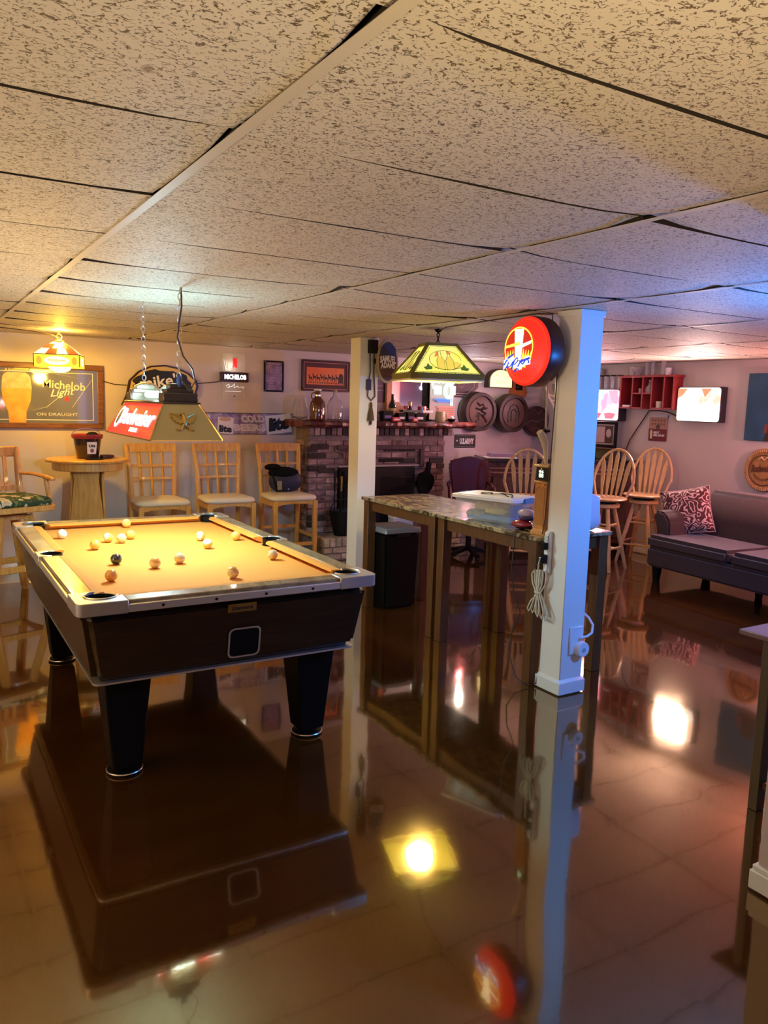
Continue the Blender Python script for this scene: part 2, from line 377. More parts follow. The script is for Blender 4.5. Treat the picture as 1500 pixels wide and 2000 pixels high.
for i in range(i0, i1+1):
    x = GX+i*TW
    if X0 < x < XR: MB().box((x, (Y0+YB)/2, CE-.0004), (.027, YB-Y0, .0014)).build('main_runner', 'grid', cr)
wm = MB(); wm.span((X0, YB-.022, CE-.002), (XR, YB, CE)); wm.span((XR-.022, Y0, CE-.004), (XR, YB-.022, CE)); wm.build('wall_angle', 'grid', cr)

def post(x0, y0, trim):
    w = .172
    o = struct(MB().span((x0, y0, 0), (x0+w, y0+w, CE)).build('column', 'post', bevel=.004))
    b = MB(); a = .016
    c = (x0+w/2, y0+w/2)
    b.box((c[0], c[1], .0425), (w+2*a, w+2*a, .07)); b.box((c[0], c[1], .0855), (w+2*a, w+2*a, .016), top=(w+.008)/(w+2*a))
    if trim: b.build('column_base', 'trim', o, bevel=.002)
    return o
p_near = post(3.128, 3.166, True); p_near['label'] = 'white square column lit blue on one side, nearest the camera'
p_far = post(3.192, 5.715, True); p_far['label'] = 'white square column behind the far end of the counter tables'
MB().span((3.122, 3.160, CE-.03), (3.306, 3.344, CE)).build('column_cap', 'trim', p_near)
# partition at the right edge of the view
pw = struct(MB().span((2.444, -2.6, 0), (2.57, 1.47, CE)).build('wall_partition', 'wall', bevel=.006))
b = MB(); b.span((2.426, -2.6, .008), (2.588, 1.488, .078)); b.span((2.432, -2.6, .078), (2.582, 1.482, .098)); struct(b.build('baseboard_partition', 'trim', bevel=.004))

# ---------------------------------------------------------------- pool table
PX, PY = 1.185, 4.225
A, L, RT, BED = .675, 1.115, .84, .80
pt = thing('pool_table', 'woodgrain pool table with gold cloth, metal corners and black tapered legs', 'pool table', (PX, PY, 0))
zb, zt = .475, .79
b = MB().box((0, 0, (zb+zt)/2), (2*.602, 2*1.035, zt-zb), top=.648/.602, topy=1.09/1.035); b.build('cabinet', 'cab', pt, bevel=.035, seg=3)
face_y = lambda z: -(1.035+(z-zb)/(zt-zb)*.055)
sl = lambda v: (v[0], v[1]+face_y(v[2]), v[2])
b = MB(); frame = rrect(.150, .142, .025, 4, .03, .585)
inner = rrect(.134, .126, .02, 4, .03, .585); n = len(frame)
b.add([(x, -.006, z) for x, z in frame]+[(x, -.006, z) for x, z in inner], [(i, (i+1) % n, (i+1) % n+n, i+n) for i in range(n)]); b.shear(sl)
br = b.build('ball_return_frame', 'alu', pt)
MB().prism(inner, -.004, .02).shear(sl).build('ball_return_opening', 'black', br)
np_ = MB().span((-.055, -.005, .732), (.075, .005, .770)).shear(sl).build('name_plate', 'brass', pt)
text(np_, 'Diamond', M['blackprint'], .01, .751, .095, .018, face_y(.75)-.0065)
# bottom edging, side trims and screws
MB().box((0, 0, zb-.004), (1.15, 2.0, .010)).build('underside_board', 'black', pt)
b = MB(); b.slab(rrect(1.205, 2.068, .032), zb-.001, zb+.007); b.build('bottom_edging', 'alu', pt)
sc = MB().cyl((0, 0, 0), (0, -.003, 0), .006, 8).mesh('screw', M['iron'])
for sx, sy, ln in ((0, -1, .955), (0, 1, .955), (-1, 0, 1.83), (1, 0, 1.83)):
    d = (ln, .014, .034) if sy else (.014, ln, .034)
    t = MB().box((sx*(A-.009), sy*(L-.009), .808), d).build('trim_strip', 'alu', pt, bevel=.003)
    if sy == -1:
        for k in range(4):
            o = bpy.data.objects.new('screw', sc); COL.objects.link(o); o.parent = t; o.location = (-.34+k*.225, -(L-.001), .808)
# bed with six pocket cut-outs
def arc(cx, cy, r, a0, a1, n=10): return [(cx+r*cos(rad(a0+(a1-a0)*i/(n-1))), cy+r*sin(rad(a0+(a1-a0)*i/(n-1)))) for i in range(n)]
bx, by, pc, ps = .60, 1.04, .0615, .055
poly = []
poly += arc(-.565, -1.005, pc, 125, -35)[::1]
poly += arc(.565, -1.005, pc, 215, 55)
poly += arc(.60, 0, ps, 265, 95)
poly += arc(.565, 1.005, pc, 305, 145)
poly += arc(-.565, 1.005, pc, 35, -125)
poly += arc(-.60, 0, ps, 85, -85)
MB().slab(poly, .765, BED).build('bed_cloth', 'felt', pt)
pm = MB()
# rails
for s in (-1, 1):
    for t in (-1, 1):
        y0, y1 = t*.068, t*.917
        MB().span((s*(A-.016), y0, .792), (s*.575, y1, RT)).build('rail', 'railwood', pt, bevel=.004)
        # side cushion with chamfered ends
        prof = [(.575, .838), (.575, .802), (.545, .816), (.527, .826), (.530, .836), (.548, .840)]
        ya = [.068, .068, .088, .094, .092, .08]; yb_ = [.945, .945, .922, .912, .914, .93]
        k = len(prof); vs = [(s*x, t*ya[i], z) for i, (x, z) in enumerate(prof)]+[(s*x, t*yb_[i], z) for i, (x, z) in enumerate(prof)]
        MB().add(vs, [tuple(range(k)), tuple(range(2*k-1, k-1, -1))]+[(i, i+k, (i+1) % k+k, (i+1) % k) for i in range(k)]).build('cushion', 'felt', pt)
    MB().span((-.477, s*(L-.016), .792), (.477, s*1.015, RT)).build('rail', 'railwood', pt, bevel=.004)
    prof = [(1.015, .838), (1.015, .802), (.985, .816), (.967, .826), (.970, .836), (.988, .840)]
    xa = [.505, .505, .482, .472, .474, .49]; k = len(prof)
    vs = [(-xa[i], s*y, z) for i, (y, z) in enumerate(prof)]+[(xa[i], s*y, z) for i, (y, z) in enumerate(prof)]
    MB().add(vs, [tuple(range(k)), tuple(range(2*k-1, k-1, -1))]+[(i, i+k, (i+1) % k+k, (i+1) % k) for i in range(k)]).build('cushion', 'felt', pt)
c0 = .113
cp = [(0, .198), (0, .035)]+arc(.035, .035, .035, 180, 270, 5)[1:-1]+[(.035, 0), (.198, 0), (.198, .10), (c0+.068, .10)]+arc(c0, c0, .064, -10, -260, 16)+[(.10, c0+.068), (.10, .198)]
for sx in (-1, 1):
    for sy in (-1, 1):
        q = [(sx*(A-x), sy*(L-y)) for x, y in cp]
        if sx*sy < 0: q = q[::-1]
        co = MB().slab(q, .788, RT+.003).build('corner_casting', 'casting', pt, bevel=.003)
        MB().tube([(sx*(A-x), sy*(L-y), RT+.005) for x, y in arc(c0, c0, .066, -10, -260, 18)], .0035, 6).build('pocket_rim', 'chrome', co)
        MB().lathe([(.061, .70), (.0625, .830), (.063, .838), (.060, .838), (.058, .830), (.055, .71), (0, .70)], (sx*(A-c0), sy*(L-c0), 0), 18).build('pocket', 'black', pt)
    q = [(A-.0, -.068), (A, .068), (.572, .068), (.572, .056)]+arc(.60, 0, .058, 100, -100, 14)+[(.572, -.056), (.572, -.068)]
    q = [(A, -.068), (A, .068), (.612, .068)]+[(.60+.058*cos(rad(a)), .058*sin(rad(a))) for a in range(80, -81, -16)]+[(.612, -.068)]
    q = [(sx*x, y) for x, y in q]
    if sx < 0: q = q[::-1]
    MB().slab(q, .79, RT+.002).build('side_casting', 'casting', pt, bevel=.002)
    MB().lathe([(.028, .745), (.050, .80), (.052, .832), (.053, .840), (.049, .840), (.047, .80), (.024, .75), (0, .748)], (sx*.602, 0, 0), 18).build('pocket', 'black', pt)
for sx in (-1, 1):
    for sy in (-1, 1):
        cx, cy = sx*.445, sy*.84
        lg = MB().box((cx, cy, .255), (.125, .125, .44), top=1.62).build('leg', 'black', pt, bevel=.006)
        MB().lathe([(.03, .03), (.03, .018), (.074, .016), (.078, .008), (.074, 0)][::-1], (cx, cy, 0), 20).build('levelling_foot', 'iron', lg)
        MB().lathe([(.078, .009), (.080, .012), (.078, .015)], (cx, cy, 0), 20).build('foot_rim', 'chrome', lg)

# balls
def ball_mat(name, c1, c2=None):
    m = mat(name, c1, .06, coat=1)
    if c2:
        n, l = m.node_tree.nodes, m.node_tree.links; tc = n.new('ShaderNodeTexCoord'); sp = n.new('ShaderNodeSeparateXYZ'); l.new(tc.outputs['Object'], sp.inputs[0])
        ab = n.new('ShaderNodeMath'); ab.operation = 'ABSOLUTE'; l.new(sp.outputs['Z'], ab.inputs[0]); gt = n.new('ShaderNodeMath'); gt.operation = 'GREATER_THAN'; gt.inputs[1].default_value = .0145; l.new(ab.outputs[0], gt.inputs[0])
        mx = n.new('ShaderNodeMix'); mx.data_type = 'RGBA'; mx.inputs['A'].default_value = (*c1, 1); mx.inputs['B'].default_value = (*c2, 1); l.new(gt.outputs[0], mx.inputs['Factor']); l.new(mx.outputs['Result'], n['Principled BSDF'].inputs['Base Color'])
    return m
W_ = (.80, .74, .58); Yl = (.78, .50, .09); Or = (.72, .33, .06); Cr = (.74, .58, .28)
balls = [
 ((.732, 4.872), W_, None, 'plain white cue ball near the left rail, beyond the left side pocket'),
 ((.838, 4.45), Yl, None, 'deep yellow ball standing alone, closest to the left side pocket'),
 ((.950, 4.655), Yl, W_, 'yellow and white ball, left one of the cluster of three'),
 ((1.013, 4.603), Cr, None, 'pale cream yellow ball in the middle of the cluster of three'),
 ((1.090, 4.712), Yl, None, 'yellow ball, right one of the cluster of three'),
 ((1.166, 5.148), Cr, Yl, 'pale ball closest to the far end rail'),
 ((.855, 4.011), (.02, .022, .022), None, 'black ball on the gold cloth'),
 ((.753, 3.644), Or, None, 'dark orange ball closest to the near left corner pocket'),
 ((1.007, 3.849), Cr, Or, 'tan ball, left of the pair standing mid table in front of the black ball'),
 ((1.150, 3.914), Cr, None, 'cream ball, right of the pair standing mid table in front of the black ball'),
 ((1.450, 4.51), W_, Yl, 'nearly white ball, rear one of the touching-looking pair towards the right rail'),
 ((1.408, 4.251), Yl, W_, 'yellow and white ball, front one of the touching-looking pair towards the right rail'),
 ((1.650, 4.446), Yl, None, 'yellow ball beside the right rail, just beyond the right side pocket'),
 ((1.622, 3.818), Cr, Or, 'tan ball beside the right rail, on the near side of the right side pocket'),
 ((1.279, 3.484), Or, Cr, 'orange ball nearest to the near end rail, right of the middle'),
]
bm_mats = {}
for (x, y), c1, c2, lab in balls:
    k = (c1, c2)
    if k not in bm_mats: bm_mats[k] = MB().sphere((0, 0, 0), .0285, 24).mesh('billiard_ball', ball_mat('ball_resin', c1, c2), ang=180)
    o = bpy.data.objects.new('billiard_ball', bm_mats[k]); COL.objects.link(o); o.location = (x, y, BED+.0285); o.rotation_euler = (rnd.uniform(0, 3), rnd.uniform(0, 3), rnd.uniform(0, 3))
    tag(o, lab, 'ball', 'billiard balls on the pool table')

# ---------------------------------------------------------------- billiard lamp over the table
def chain(b, p, q, n, r=.004, w=.011):
    p, q = Vector(p), Vector(q); ln = (q-p).length/n; d = (q-p).normalized()
    for i in range(n):
        c = p+d*ln*(i+.5); pts = []
        for k in range(10):
            a = 2*pi*k/10; off = d*(ln*.62)*sin(a); side = Vector((1, 0, 0)) if i % 2 else Vector((0, 1, 0))
            pts.append(c+off+side*w*cos(a))
        b.tube(pts, r*.55, 5, True)
    return b
BL = thing('billiard_lamp', 'long billiard lamp with lit red and gold panels over the pool table', 'lamp', (1.175, 4.35, 1.435))
hx, hy, tx, ty, hz = .185, .50, .092, .40, .178
M['redglow'] = glow('lit_red_panel', (.9, .03, .025), .95); M['whiteglow'] = glow('lit_white_letter', (1, .93, .93), 2.6)
def side_panel(s):
    q = [(s*hx, hy, 0), (s*hx, -hy, 0), (s*tx, -ty, hz), (s*tx, ty, hz)]
    if s > 0: q = [(hx, -hy, 0), (hx, hy, 0), (tx, ty, hz), (tx, -ty, hz)]
    pn = MB().quadslab(q, .005).build('side_panel', 'redglow', BL)
    u = Vector((0, -1, 0)) if s < 0 else Vector((0, 1, 0)); v = Vector((s*(tx-hx), 0, hz)).normalized(); nn = u.cross(v)
    c = Vector((s*(hx+tx)/2, 0, hz/2))
    X = Matrix(((u.x, -nn.x, v.x, c.x), (u.y, -nn.y, v.y, c.y), (u.z, -nn.z, v.z, c.z), (0, 0, 0, 1)))
    text(pn, 'Budweiser', M['whiteglow'], .05, .012, .70, .098, -.003, X=X, shear=.25, bold=.03)
    text(pn, 'BEER', M['whiteglow'], .10, -.062, .17, .024, -.003, X=X, bold=.02)
    MB().prism(ellipse(.058, .068, 20, -.345, .005), -.003, -.001, X).build('white_oval', 'whiteglow', pn, flat=True)
    MB().prism(ellipse(.030, .048, 20, -.345, .005), -.005, -.003, X).build('dark_oval', mat('lit_grey', (.1, .14, .12), .4), pn, flat=True)
    fr = MB()
    for i in range(4): fr.beam(q[i], q[(i+1) % 4], .007, .007)
    fr.build('panel_edge', 'brass', pn)
side_panel(-1); side_panel(1)
for s in (-1, 1):
    q = [(-hx, -hy, 0), (hx, -hy, 0), (tx, -ty, hz), (-tx, -ty, hz)]
    if s > 0: q = [(hx, hy, 0), (-hx, hy, 0), (-tx, ty, hz), (tx, ty, hz)]
    ep = MB().quadslab(q, .006).build('end_panel', 'gold', BL)
    if s < 0:
        u = Vector((1, 0, 0)); v = Vector((0, hy-ty, hz)).normalized(); nn = u.cross(v); c = Vector((0, -(hy+ty)/2, hz/2))
        X = Matrix(((u.x, -nn.x, v.x, c.x), (u.y, -nn.y, v.y, c.y), (u.z, -nn.z, v.z, c.z), (0, 0, 0, 1)))
        # spread-winged eagle over a letter A
        e = MB()
        wing = [(.004, .020), (.024, .036), (.066, .048), (.060, .034), (.066, .026), (.054, .018), (.058, .008), (.044, .004), (.046, -.006), (.030, -.006), (.026, -.014), (.006, -.008)]
        for sg in (-1, 1):
            e.prism([(sg*x, z) for x, z in (wing if sg > 0 else wing[::-1])], -.008, -.002, X)
            e.tube([(sg*.006, -.009, .016), (sg*.030, -.010, .030), (sg*.060, -.008, .043)], [.005, .005, .002], 6, X=X)
            e.tube([(.0, -.007, -.008), (sg*.026, -.006, -.050)], .0045, 6, X=X)
            e.prism([(sg*.02, -.044), (sg*.042, -.052), (sg*.050, -.040), (sg*.034, -.034)][::sg], -.007, -.002, X)
        e.tube([(.002, -.007, .046), (-.004, -.011, .036), (.001, -.014, .012), (.001, -.010, -.020), (.0, -.007, -.030)], [.004, .008, .012, .009, .003], 8, X=X)
        e.tube([(-.003, -.010, .044), (-.017, -.009, .040), (-.021, -.008, .034)], [.007, .004, .001], 6, X=X)
        e.tube([(-.017, -.006, -.030), (.017, -.006, -.030)], .004, 6, X=X)
        e.build('eagle_emblem', 'brass', ep)
# raised lantern on top with arched clear windows
dk = mat('bronze_metal', (.10, .075, .05), .3, metal=.7)
b = MB()
b.span((-tx-.008, -ty-.006, hz), (tx+.008, ty+.006, hz+.010))
b.span((-.088, -.395, hz+.010), (.088, -.30, hz+.055)); b.span((-.088, .30, hz+.010), (.088, .395, hz+.055))
b.span((-.070, -.385, hz+.055), (.070, -.29, hz+.075)); b.span((-.070, .29, hz+.055), (.070, .385, hz+.075))
b.span((-.050, -.375, hz+.075), (.050, -.30, hz+.100)); b.span((-.050, .30, hz+.075), (.050, .375, hz+.100))
b.build('lantern_end', dk, BL, bevel=.003)
M['clear'] = mat('clear_plastic_window', (.7, .9, .9), .08, alpha=.30); M['coolglow'] = glow('lit_diffuser', (.55, .93, 1.0), 2.2)
for s in (-1, 1):
    arch = [(-.30, hz+.010), (.30, hz+.010), (.30, hz+.05)]+[(.30*cos(rad(a)), hz+.05+.055*sin(rad(a))) for a in range(10, 180, 10)]+[(-.30, hz+.05)]
    Xw = Matrix.Translation((s*.078, 0, 0)) @ Matrix.Rotation(pi/2, 4, 'Z')
    wf = MB().prism(arch, -.003, .003, Xw).build('arched_window', 'clear', BL)
    rim = MB().tube([Xw @ Vector((x, 0, z)) for x, z in arch], .005, 6, True).build('window_rim', 'chrome', wf)
MB().tube([(0, -.26, hz+.045), (0, .26, hz+.045)], .019, 12).build('fluorescent_tube', 'coolglow', BL)
for k, y in enumerate((-.25, .25)):
    bl = MB().tube([(-.045, y-.18, .105), (-.045, y+.18, .105)], .022, 12).tube([(.045, y-.18, .105), (.045, y+.18, .105)], .022, 12).build('fluorescent_tube', glow('lit_tube', (.80, .96, 1.0), 9), BL)
MB().span((-.05, -.40, .150), (.05, .40, .162)).build('reflector', 'white', BL)
chain(MB(), (-.012, -.439, CE-1.435), (0, -.36, hz+.10), 17).build('chain', 'chrome', BL)
chain(MB(), (-.012, .296, CE-1.435), (0, .33, hz+.10), 17).build('chain', 'chrome', BL)
z0 = CE-1.435
MB().tube([(-.010, -.445, z0), (-.006, -.44, z0-.09), (-.02, -.44, z0-.17), (-.028, -.44, z0-.24), (.0, -.44, z0-.33), (.05, -.43, z0-.39), (.066, -.42, z0-.45), (.04, -.41, z0-.50), (.0, -.39, hz+.13), (0, -.36, hz+.09)], .0042, 7).build('power_cord', 'cord', BL)
MB().sphere((0, -.37, hz+.115), .028, 10, (.6, .6, 1.2)).build('blue_tape', mat('blue_tape', (.03, .10, .45), .5), BL)
for k in (-.28, 0, .28): lamp('POINT', 'billiard_lamp_tube_light', (1.175, 4.35+k, 1.478), 26, (.52, .89, 1.0), .02)
lamp('POINT', 'billiard_lamp_top_light', (1.175, 4.35, 1.435+hz+.06), 32, (.46, .87, 1.0), .03)

# ---------------------------------------------------------------- counter tables
def stone_mat():
    m = mat('marbled_laminate', (.42, .32, .17), .22, col2=(.035, .022, .012), scale=6.5, stretch=(1.4, .8, 1), detail=7, lo=.40, hi=.62, dist=2.2, coat=.15)
    return m
M['stone'] = stone_mat()
def counter_table(y0, y1, label):
    x0, x1 = 3.075, 3.70; cx, cy = (x0+x1)/2, (y0+y1)/2; w, d = x1-x0, y1-y0
    t = thing('counter_table', label, 'table', (cx, cy, 0), 0, 'pair of counter height tables')
    MB().box((0, 0, .887), (w, d, .026)).build('tabletop', 'stone', t, bevel=.004)
    for s in (-1, 1):
        MB().box((s*(w/2-.055), 0, .833), (.022, d-.16, .08)).build('apron', 'brownleg', t)
        MB().box((0, s*(d/2-.055), .833), (w-.16, .022, .08)).build('apron', 'brownleg', t)
        for q in (-1, 1): MB().box((s*(w/2-.053), q*(d/2-.053), .437), (.072, .072, .874)).build('leg', 'brownleg', t, bevel=.003)
    return t
counter_table(4.405, 5.44, 'marble-topped brown counter table with a bare top, by the farther white column')
counter_table(3.362, 4.40, 'marble-topped brown counter table carrying the plastic bin and wooden tower')
TT = .90

# plastic storage bin and what lies in it
bx = thing('storage_bin', 'clear plastic storage bin with white lid and teal latch on the counter table', 'bin', (3.30, 4.03, TT), -71)
M['binplastic'] = mat('frosted_clear_plastic', (.80, .80, .74), .18, alpha=.20)
def ring_shell(b, w0, d0, w1, d1, z0, z1, r, th, X=None):
    n = 5
    o0, o1 = rrect(w0, d0, r, n), rrect(w1, d1, r, n); i1, i0 = rrect(w1-2*th, d1-2*th, r, n), rrect(w0-2*th, d0-2*th, r, n); k = len(o0)
    vs = [(x, y, z0) for x, y in o0]+[(x, y, z1) for x, y in o1]+[(x, y, z1) for x, y in i1]+[(x, y, z0+th) for x, y in i0]
    fs = [tuple(range(k))[::-1], tuple(range(3*k, 4*k))]
    for t in range(3): fs += [(t*k+i, t*k+(i+1) % k, (t+1)*k+(i+1) % k, (t+1)*k+i) for i in range(k)]
    return b.add(vs, fs, X)
ring_shell(MB(), .43, .27, .47, .31, 0, .150, .035, .003).build('bin_body', 'binplastic', bx)
b = MB(); ring_shell(b, .50, .34, .50, .34, .142, .158, .04, .004); b.slab(rrect(.50, .34, .04, 5), .157, .163); b.slab(rrect(.44, .28, .03, 5), .163, .168)
b.build('lid', 'white', bx, bevel=.002)
M['teal'] = mat('teal_plastic', (.01, .22, .36), .35)
for s in (-1, 1): MB().box((s*.252, 0, .148), (.016, .13, .036)).build('latch', 'teal', bx, bevel=.006, seg=2)
def blob(name, m, label, cat, loc, size, rotz, seed, group=None, n=12, bumpy=.12):
    rr = random.Random(seed); b = MB().sphere((0, 0, 0), 1, n*2)
    b.v = [Vector((math.copysign(abs(v.x)**.6, v.x)*size[0]/2*(1+rr.uniform(-bumpy, bumpy)), math.copysign(abs(v.y)**.6, v.y)*size[1]/2*(1+rr.uniform(-bumpy, bumpy)), max(0, (math.copysign(abs(v.z)**.7, v.z)+1)*size[2]/2))) for v in b.v]
    o = b.build(name, m, ang=60); o.location = loc; o.rotation_euler = (0, 0, rad(rotz)); return tag(o, label, cat, group)
def inbin(x, y, z=.008):
    a = rad(-71); return (3.30+x*cos(a)-y*sin(a), 4.03+x*sin(a)+y*cos(a), TT+z)
blob('yellow_packet', mat('yellow_packaging', (.72, .52, .08), .5, col2=(.55, .40, .07), scale=20), 'yellow packet lying inside the clear plastic bin', 'packet', inbin(.06, -.06, .045), (.17, .10, .05), -71, 1)
blob('cable_bundle', mat('grey_cables', (.16, .14, .12), .5, col2=(.35, .32, .28), scale=30), 'bundle of grey cables inside the clear plastic bin', 'cables', inbin(-.09, -.05), (.16, .11, .055), -71, 2)
blob('tan_paper_bag', mat('tan_paper', (.62, .42, .22), .7, col2=(.70, .52, .32), scale=14), 'crumpled tan paper at the back of the clear plastic bin', 'paper', inbin(-.10, .055), (.15, .09, .10), -71, 4)
o = MB().box((0, 0, .016), (.34, .17, .032)).build('blue_folder', mat('blue_plastic', (.05, .22, .42), .4), bevel=.005); o.location = inbin(.02, -.02); o.rotation_euler = (0, 0, rad(-71)); tag(o, 'flat blue box at the bottom of the clear plastic bin', 'box')
o = MB().box((0, 0, .035), (.06, .11, .07)).build('navy_box', mat('navy_card', (.03, .03, .13), .5)); o.location = inbin(.175, -.03, .04); o.rotation_euler = (0, 0, rad(-60)); tag(o, 'small navy carton standing at the near end inside the clear bin', 'box')
# black strap on the lid
g = thing('eyeglass_strap', 'thin black strap curled on the white lid of the storage bin', 'strap', (3.31, 3.98, TT+.171), -71)
MB().tube([(-.10+.035*cos(t*.6), -.02+.045*sin(t*.6), .003) for t in range(0, 11)]+[(-.05, -.06, .004), (-.01, .02, .003), (.04, -.02, .004), (.10, -.08, .003)], .0045, 6, flat=.6).build('strap', 'black', g)
MB().tube([(-.02, .02, .004), (.03, .04, .004), (.08, .01, .004), (.13, -.085, .003)], .004, 6).build('strap', 'black', g)
# red and blue padded thing
gl = thing('gloves', 'shiny red and navy padded gloves piled between plastic bin and wooden tower', 'gloves', (3.205, 3.645, TT), -75)
b = MB().sphere((0, 0, .03), .075, 16, (1.0, .62, .40)); b.build('red_glove', mat('glossy_red_vinyl', (.26, .012, .03), .15, coat=1), gl)
MB().sphere((.03, .0, .012), .07, 16, (1.1, .7, .17)).build('black_cuff', 'black', gl)
MB().sphere((.03, .01, .070), .058, 16, (1.0, .7, .30)).build('navy_band', mat('glossy_navy', (.008, .012, .09), .2, coat=1), gl)
MB().sphere((.015, .02, .098), .055, 16, (1, .8, .5)).build('lilac_pouch', mat('lilac_plastic', (.45, .38, .52), .25), gl)
b = MB().tube([(.05, -.04, .006), (.085, -.055, .012), (.11, -.075, .004), (.12, -.082, -.02)], .004, 6); b.build('tie', 'cord', gl)

# tall wooden tower clock-like cabinet
tw = thing('wooden_tower', 'tall narrow wooden tower cabinet with arched panel and lit top display', 'tower', (3.195, 3.432, TT), -90)
b = MB(); b.box((0, 0, .012), (.120, .120, .024)); b.box((0, 0, .030), (.108, .108, .016), top=.93); b.box((0, 0, .17), (.098, .098, .27)); b.box((0, 0, .312), (.112, .112, .014)); b.build('body', 'honey', tw, bevel=.003)
pan = [(-.032, .055), (.032, .055), (.036, .062), (.036, .262)]+[(.036*cos(rad(a)), .262+.028*sin(rad(a))) for a in range(15, 180, 15)]+[(-.036, .262), (-.036, .062)]
pp = MB().prism(pan, -.0515, -.047).build('arched_panel', mat('amber_panel', (.45, .20, .06), .25, coat=.5), tw)
MB().tube([(x, -.051, z) for x, z in pan], .0035, 6, True).build('panel_molding', 'honey', tw)
b = MB(); b.box((0, 0, .360), (.092, .092, .085)); b.build('head', mat('olive_wood', (.10, .06, .02), .4), tw)
MB().prism([(-.042, .325), (.042, .325), (.042, .398), (-.042, .398)], -.049, -.045).build('display', mat('dark_display', (.01, .02, .02), .2), tw)
text(tw, '88', glow('lit_green_digits', (.75, 1, .7), 1.6), 0, .353, .040, .026, -.0500, 'digits', bold=.03)
text(tw, '86', glow('lit_green_digits', (.75, 1, .7), 1.6), 0, .376, .040, .016, -.0500, 'digits', bold=.03)
MB().sphere((0, -.048, .391), .005, 8).build('indicator', glow('lit_red', (1, .15, .05), 1.2), tw)
MB().box((0, 0, .409), (.118, .118, .014)).build('top_board', 'oak_pale', tw, bevel=.004)
b = MB(); b.sphere((.030, -.052, .30), .006, 8); b.sphere((.046, -.040, .22), .005, 8); b.build('stud', 'chrome', tw)
# ivory carry bag behind the near column
o = blob('plastic_bag', mat('white_plastic_film', (.72, .70, .74), .3, bump=.3, scale=14), 'crumpled white plastic bag on the table behind the near white column', 'bag', (3.555, 3.46, TT), (.17, .15, .23), 0, 6, n=9, bumpy=.16)
# phone cord hanging from table edge
o = MB().tube([(3.11, 3.56, TT+.006), (3.068, 3.55, TT+.004), (3.064, 3.545, .82), (3.06, 3.55, .70), (3.07, 3.54, .55), (3.10, 3.50, .42), (3.06, 3.52, .30), (3.03, 3.50, .16), (3.02, 3.42, .05), (3.05, 3.36, .012), (3.11, 3.34, .02), (3.12, 3.345, .10)], .004, 6).build('dangling_cord', 'cord'); tag(o, 'thin brown cord hanging from counter table edge down to the floor', 'cord')

# trash can under the far table
tc_ = thing('trash_can', 'tall black trash can with grey rim under the far counter table', 'trash can', (3.335, 5.36, 0), 0)
MB().box((0, 0, .31), (.29, .29, .62), top=1.12).build('body', 'black', tc_, bevel=.02, seg=2)
MB().box((0, 0, .640), (.345, .345, .045), top=.96).build('lid', mat('grey_lid', (.22, .23, .24), .25), tc_, bevel=.008)
MB().box((0, -.172, .605), (.13, .012, .03)).build('handle', 'iron', tc_)

# ---------------------------------------------------------------- things on the near column
o = thing('wall_outlet', 'white outlet box with round plug on the blue-lit column side', 'outlet', (3.232, 3.166, .32), 0)
MB().span((-.05, -.012, -.082), (.05, 0, .082)).build('cover_plate', 'white', o, bevel=.004)
pl = MB().cyl((.030, -.012, -.05), (.030, -.045, -.05), .047, 24, .042).build('round_plug', 'white', o)
MB().cyl((.030, -.045, -.05), (.030, -.050, -.05), .012, 12).build('plug_button', mat('blue_grey_plastic', (.35, .45, .55), .4), pl)
MB().tube([(.020, -.03, .02), (.05, -.045, .028), (.085, -.045, .045), (.105, -.03, .085), (.10, .0, .12), (.085, .03, .145)], .0075, 8).build('plug_cord', 'white', o)
o = thing('power_strip', 'white power strip fixed upright on the table side of near column', 'power strip', (3.128, 3.302, .86), -90)
MB().span((-.022, -.034, -.16), (.022, 0, .085)).build('housing', 'white', o, bevel=.008, seg=2)
MB().span((-.014, -.038, .01), (.014, -.032, .06)).build('switch_cover', mat('grey_plastic', (.5, .55, .55), .4), o)
MB().span((-.016, -.062, -.10), (.016, -.03, -.05)).build('plug', 'black', o, bevel=.003)
MB().span((-.016, -.062, -.02), (.016, -.03, .02)).build('plug', 'black', o, bevel=.003)
o = thing('cord_bundle', 'coiled ivory extension cord tied in a bundle hanging beside near column', 'cord', (3.085, 3.335, .58), -90)
for k in range(6):
    a = (k-2.5)*.020; dy = -.008+.007*(k % 3)
    MB().tube([(a*.25, dy, .0), (a*.9, dy, .05), (a*1.1, dy, .10), (a*.7+.008, dy, .135), (a*.5-.008, dy, .13), (a*.3-.01, dy, .06), (-a*.2, dy, 0), (a*.8-.012, dy, -.06), (a*1.3-.012, dy, -.11-.006*k), (a*1.3, dy, -.126-.006*k), (a*1.3+.014, dy, -.108), (a*.7+.008, dy, -.05)], .0045, 6, True).build('coil', 'wcord', o)
MB().tube([(-.02, -.01, .0), (.0, -.02, .002), (.022, -.008, .0), (.0, .014, -.002)], .006, 6, True).build('tie', 'wcord', o)
MB().tube([(0, -.01, .13), (.01, -.02, .17), (.02, -.02, .20), (.035, -.035, .215)], .0045, 6).build('coil', 'wcord', o)

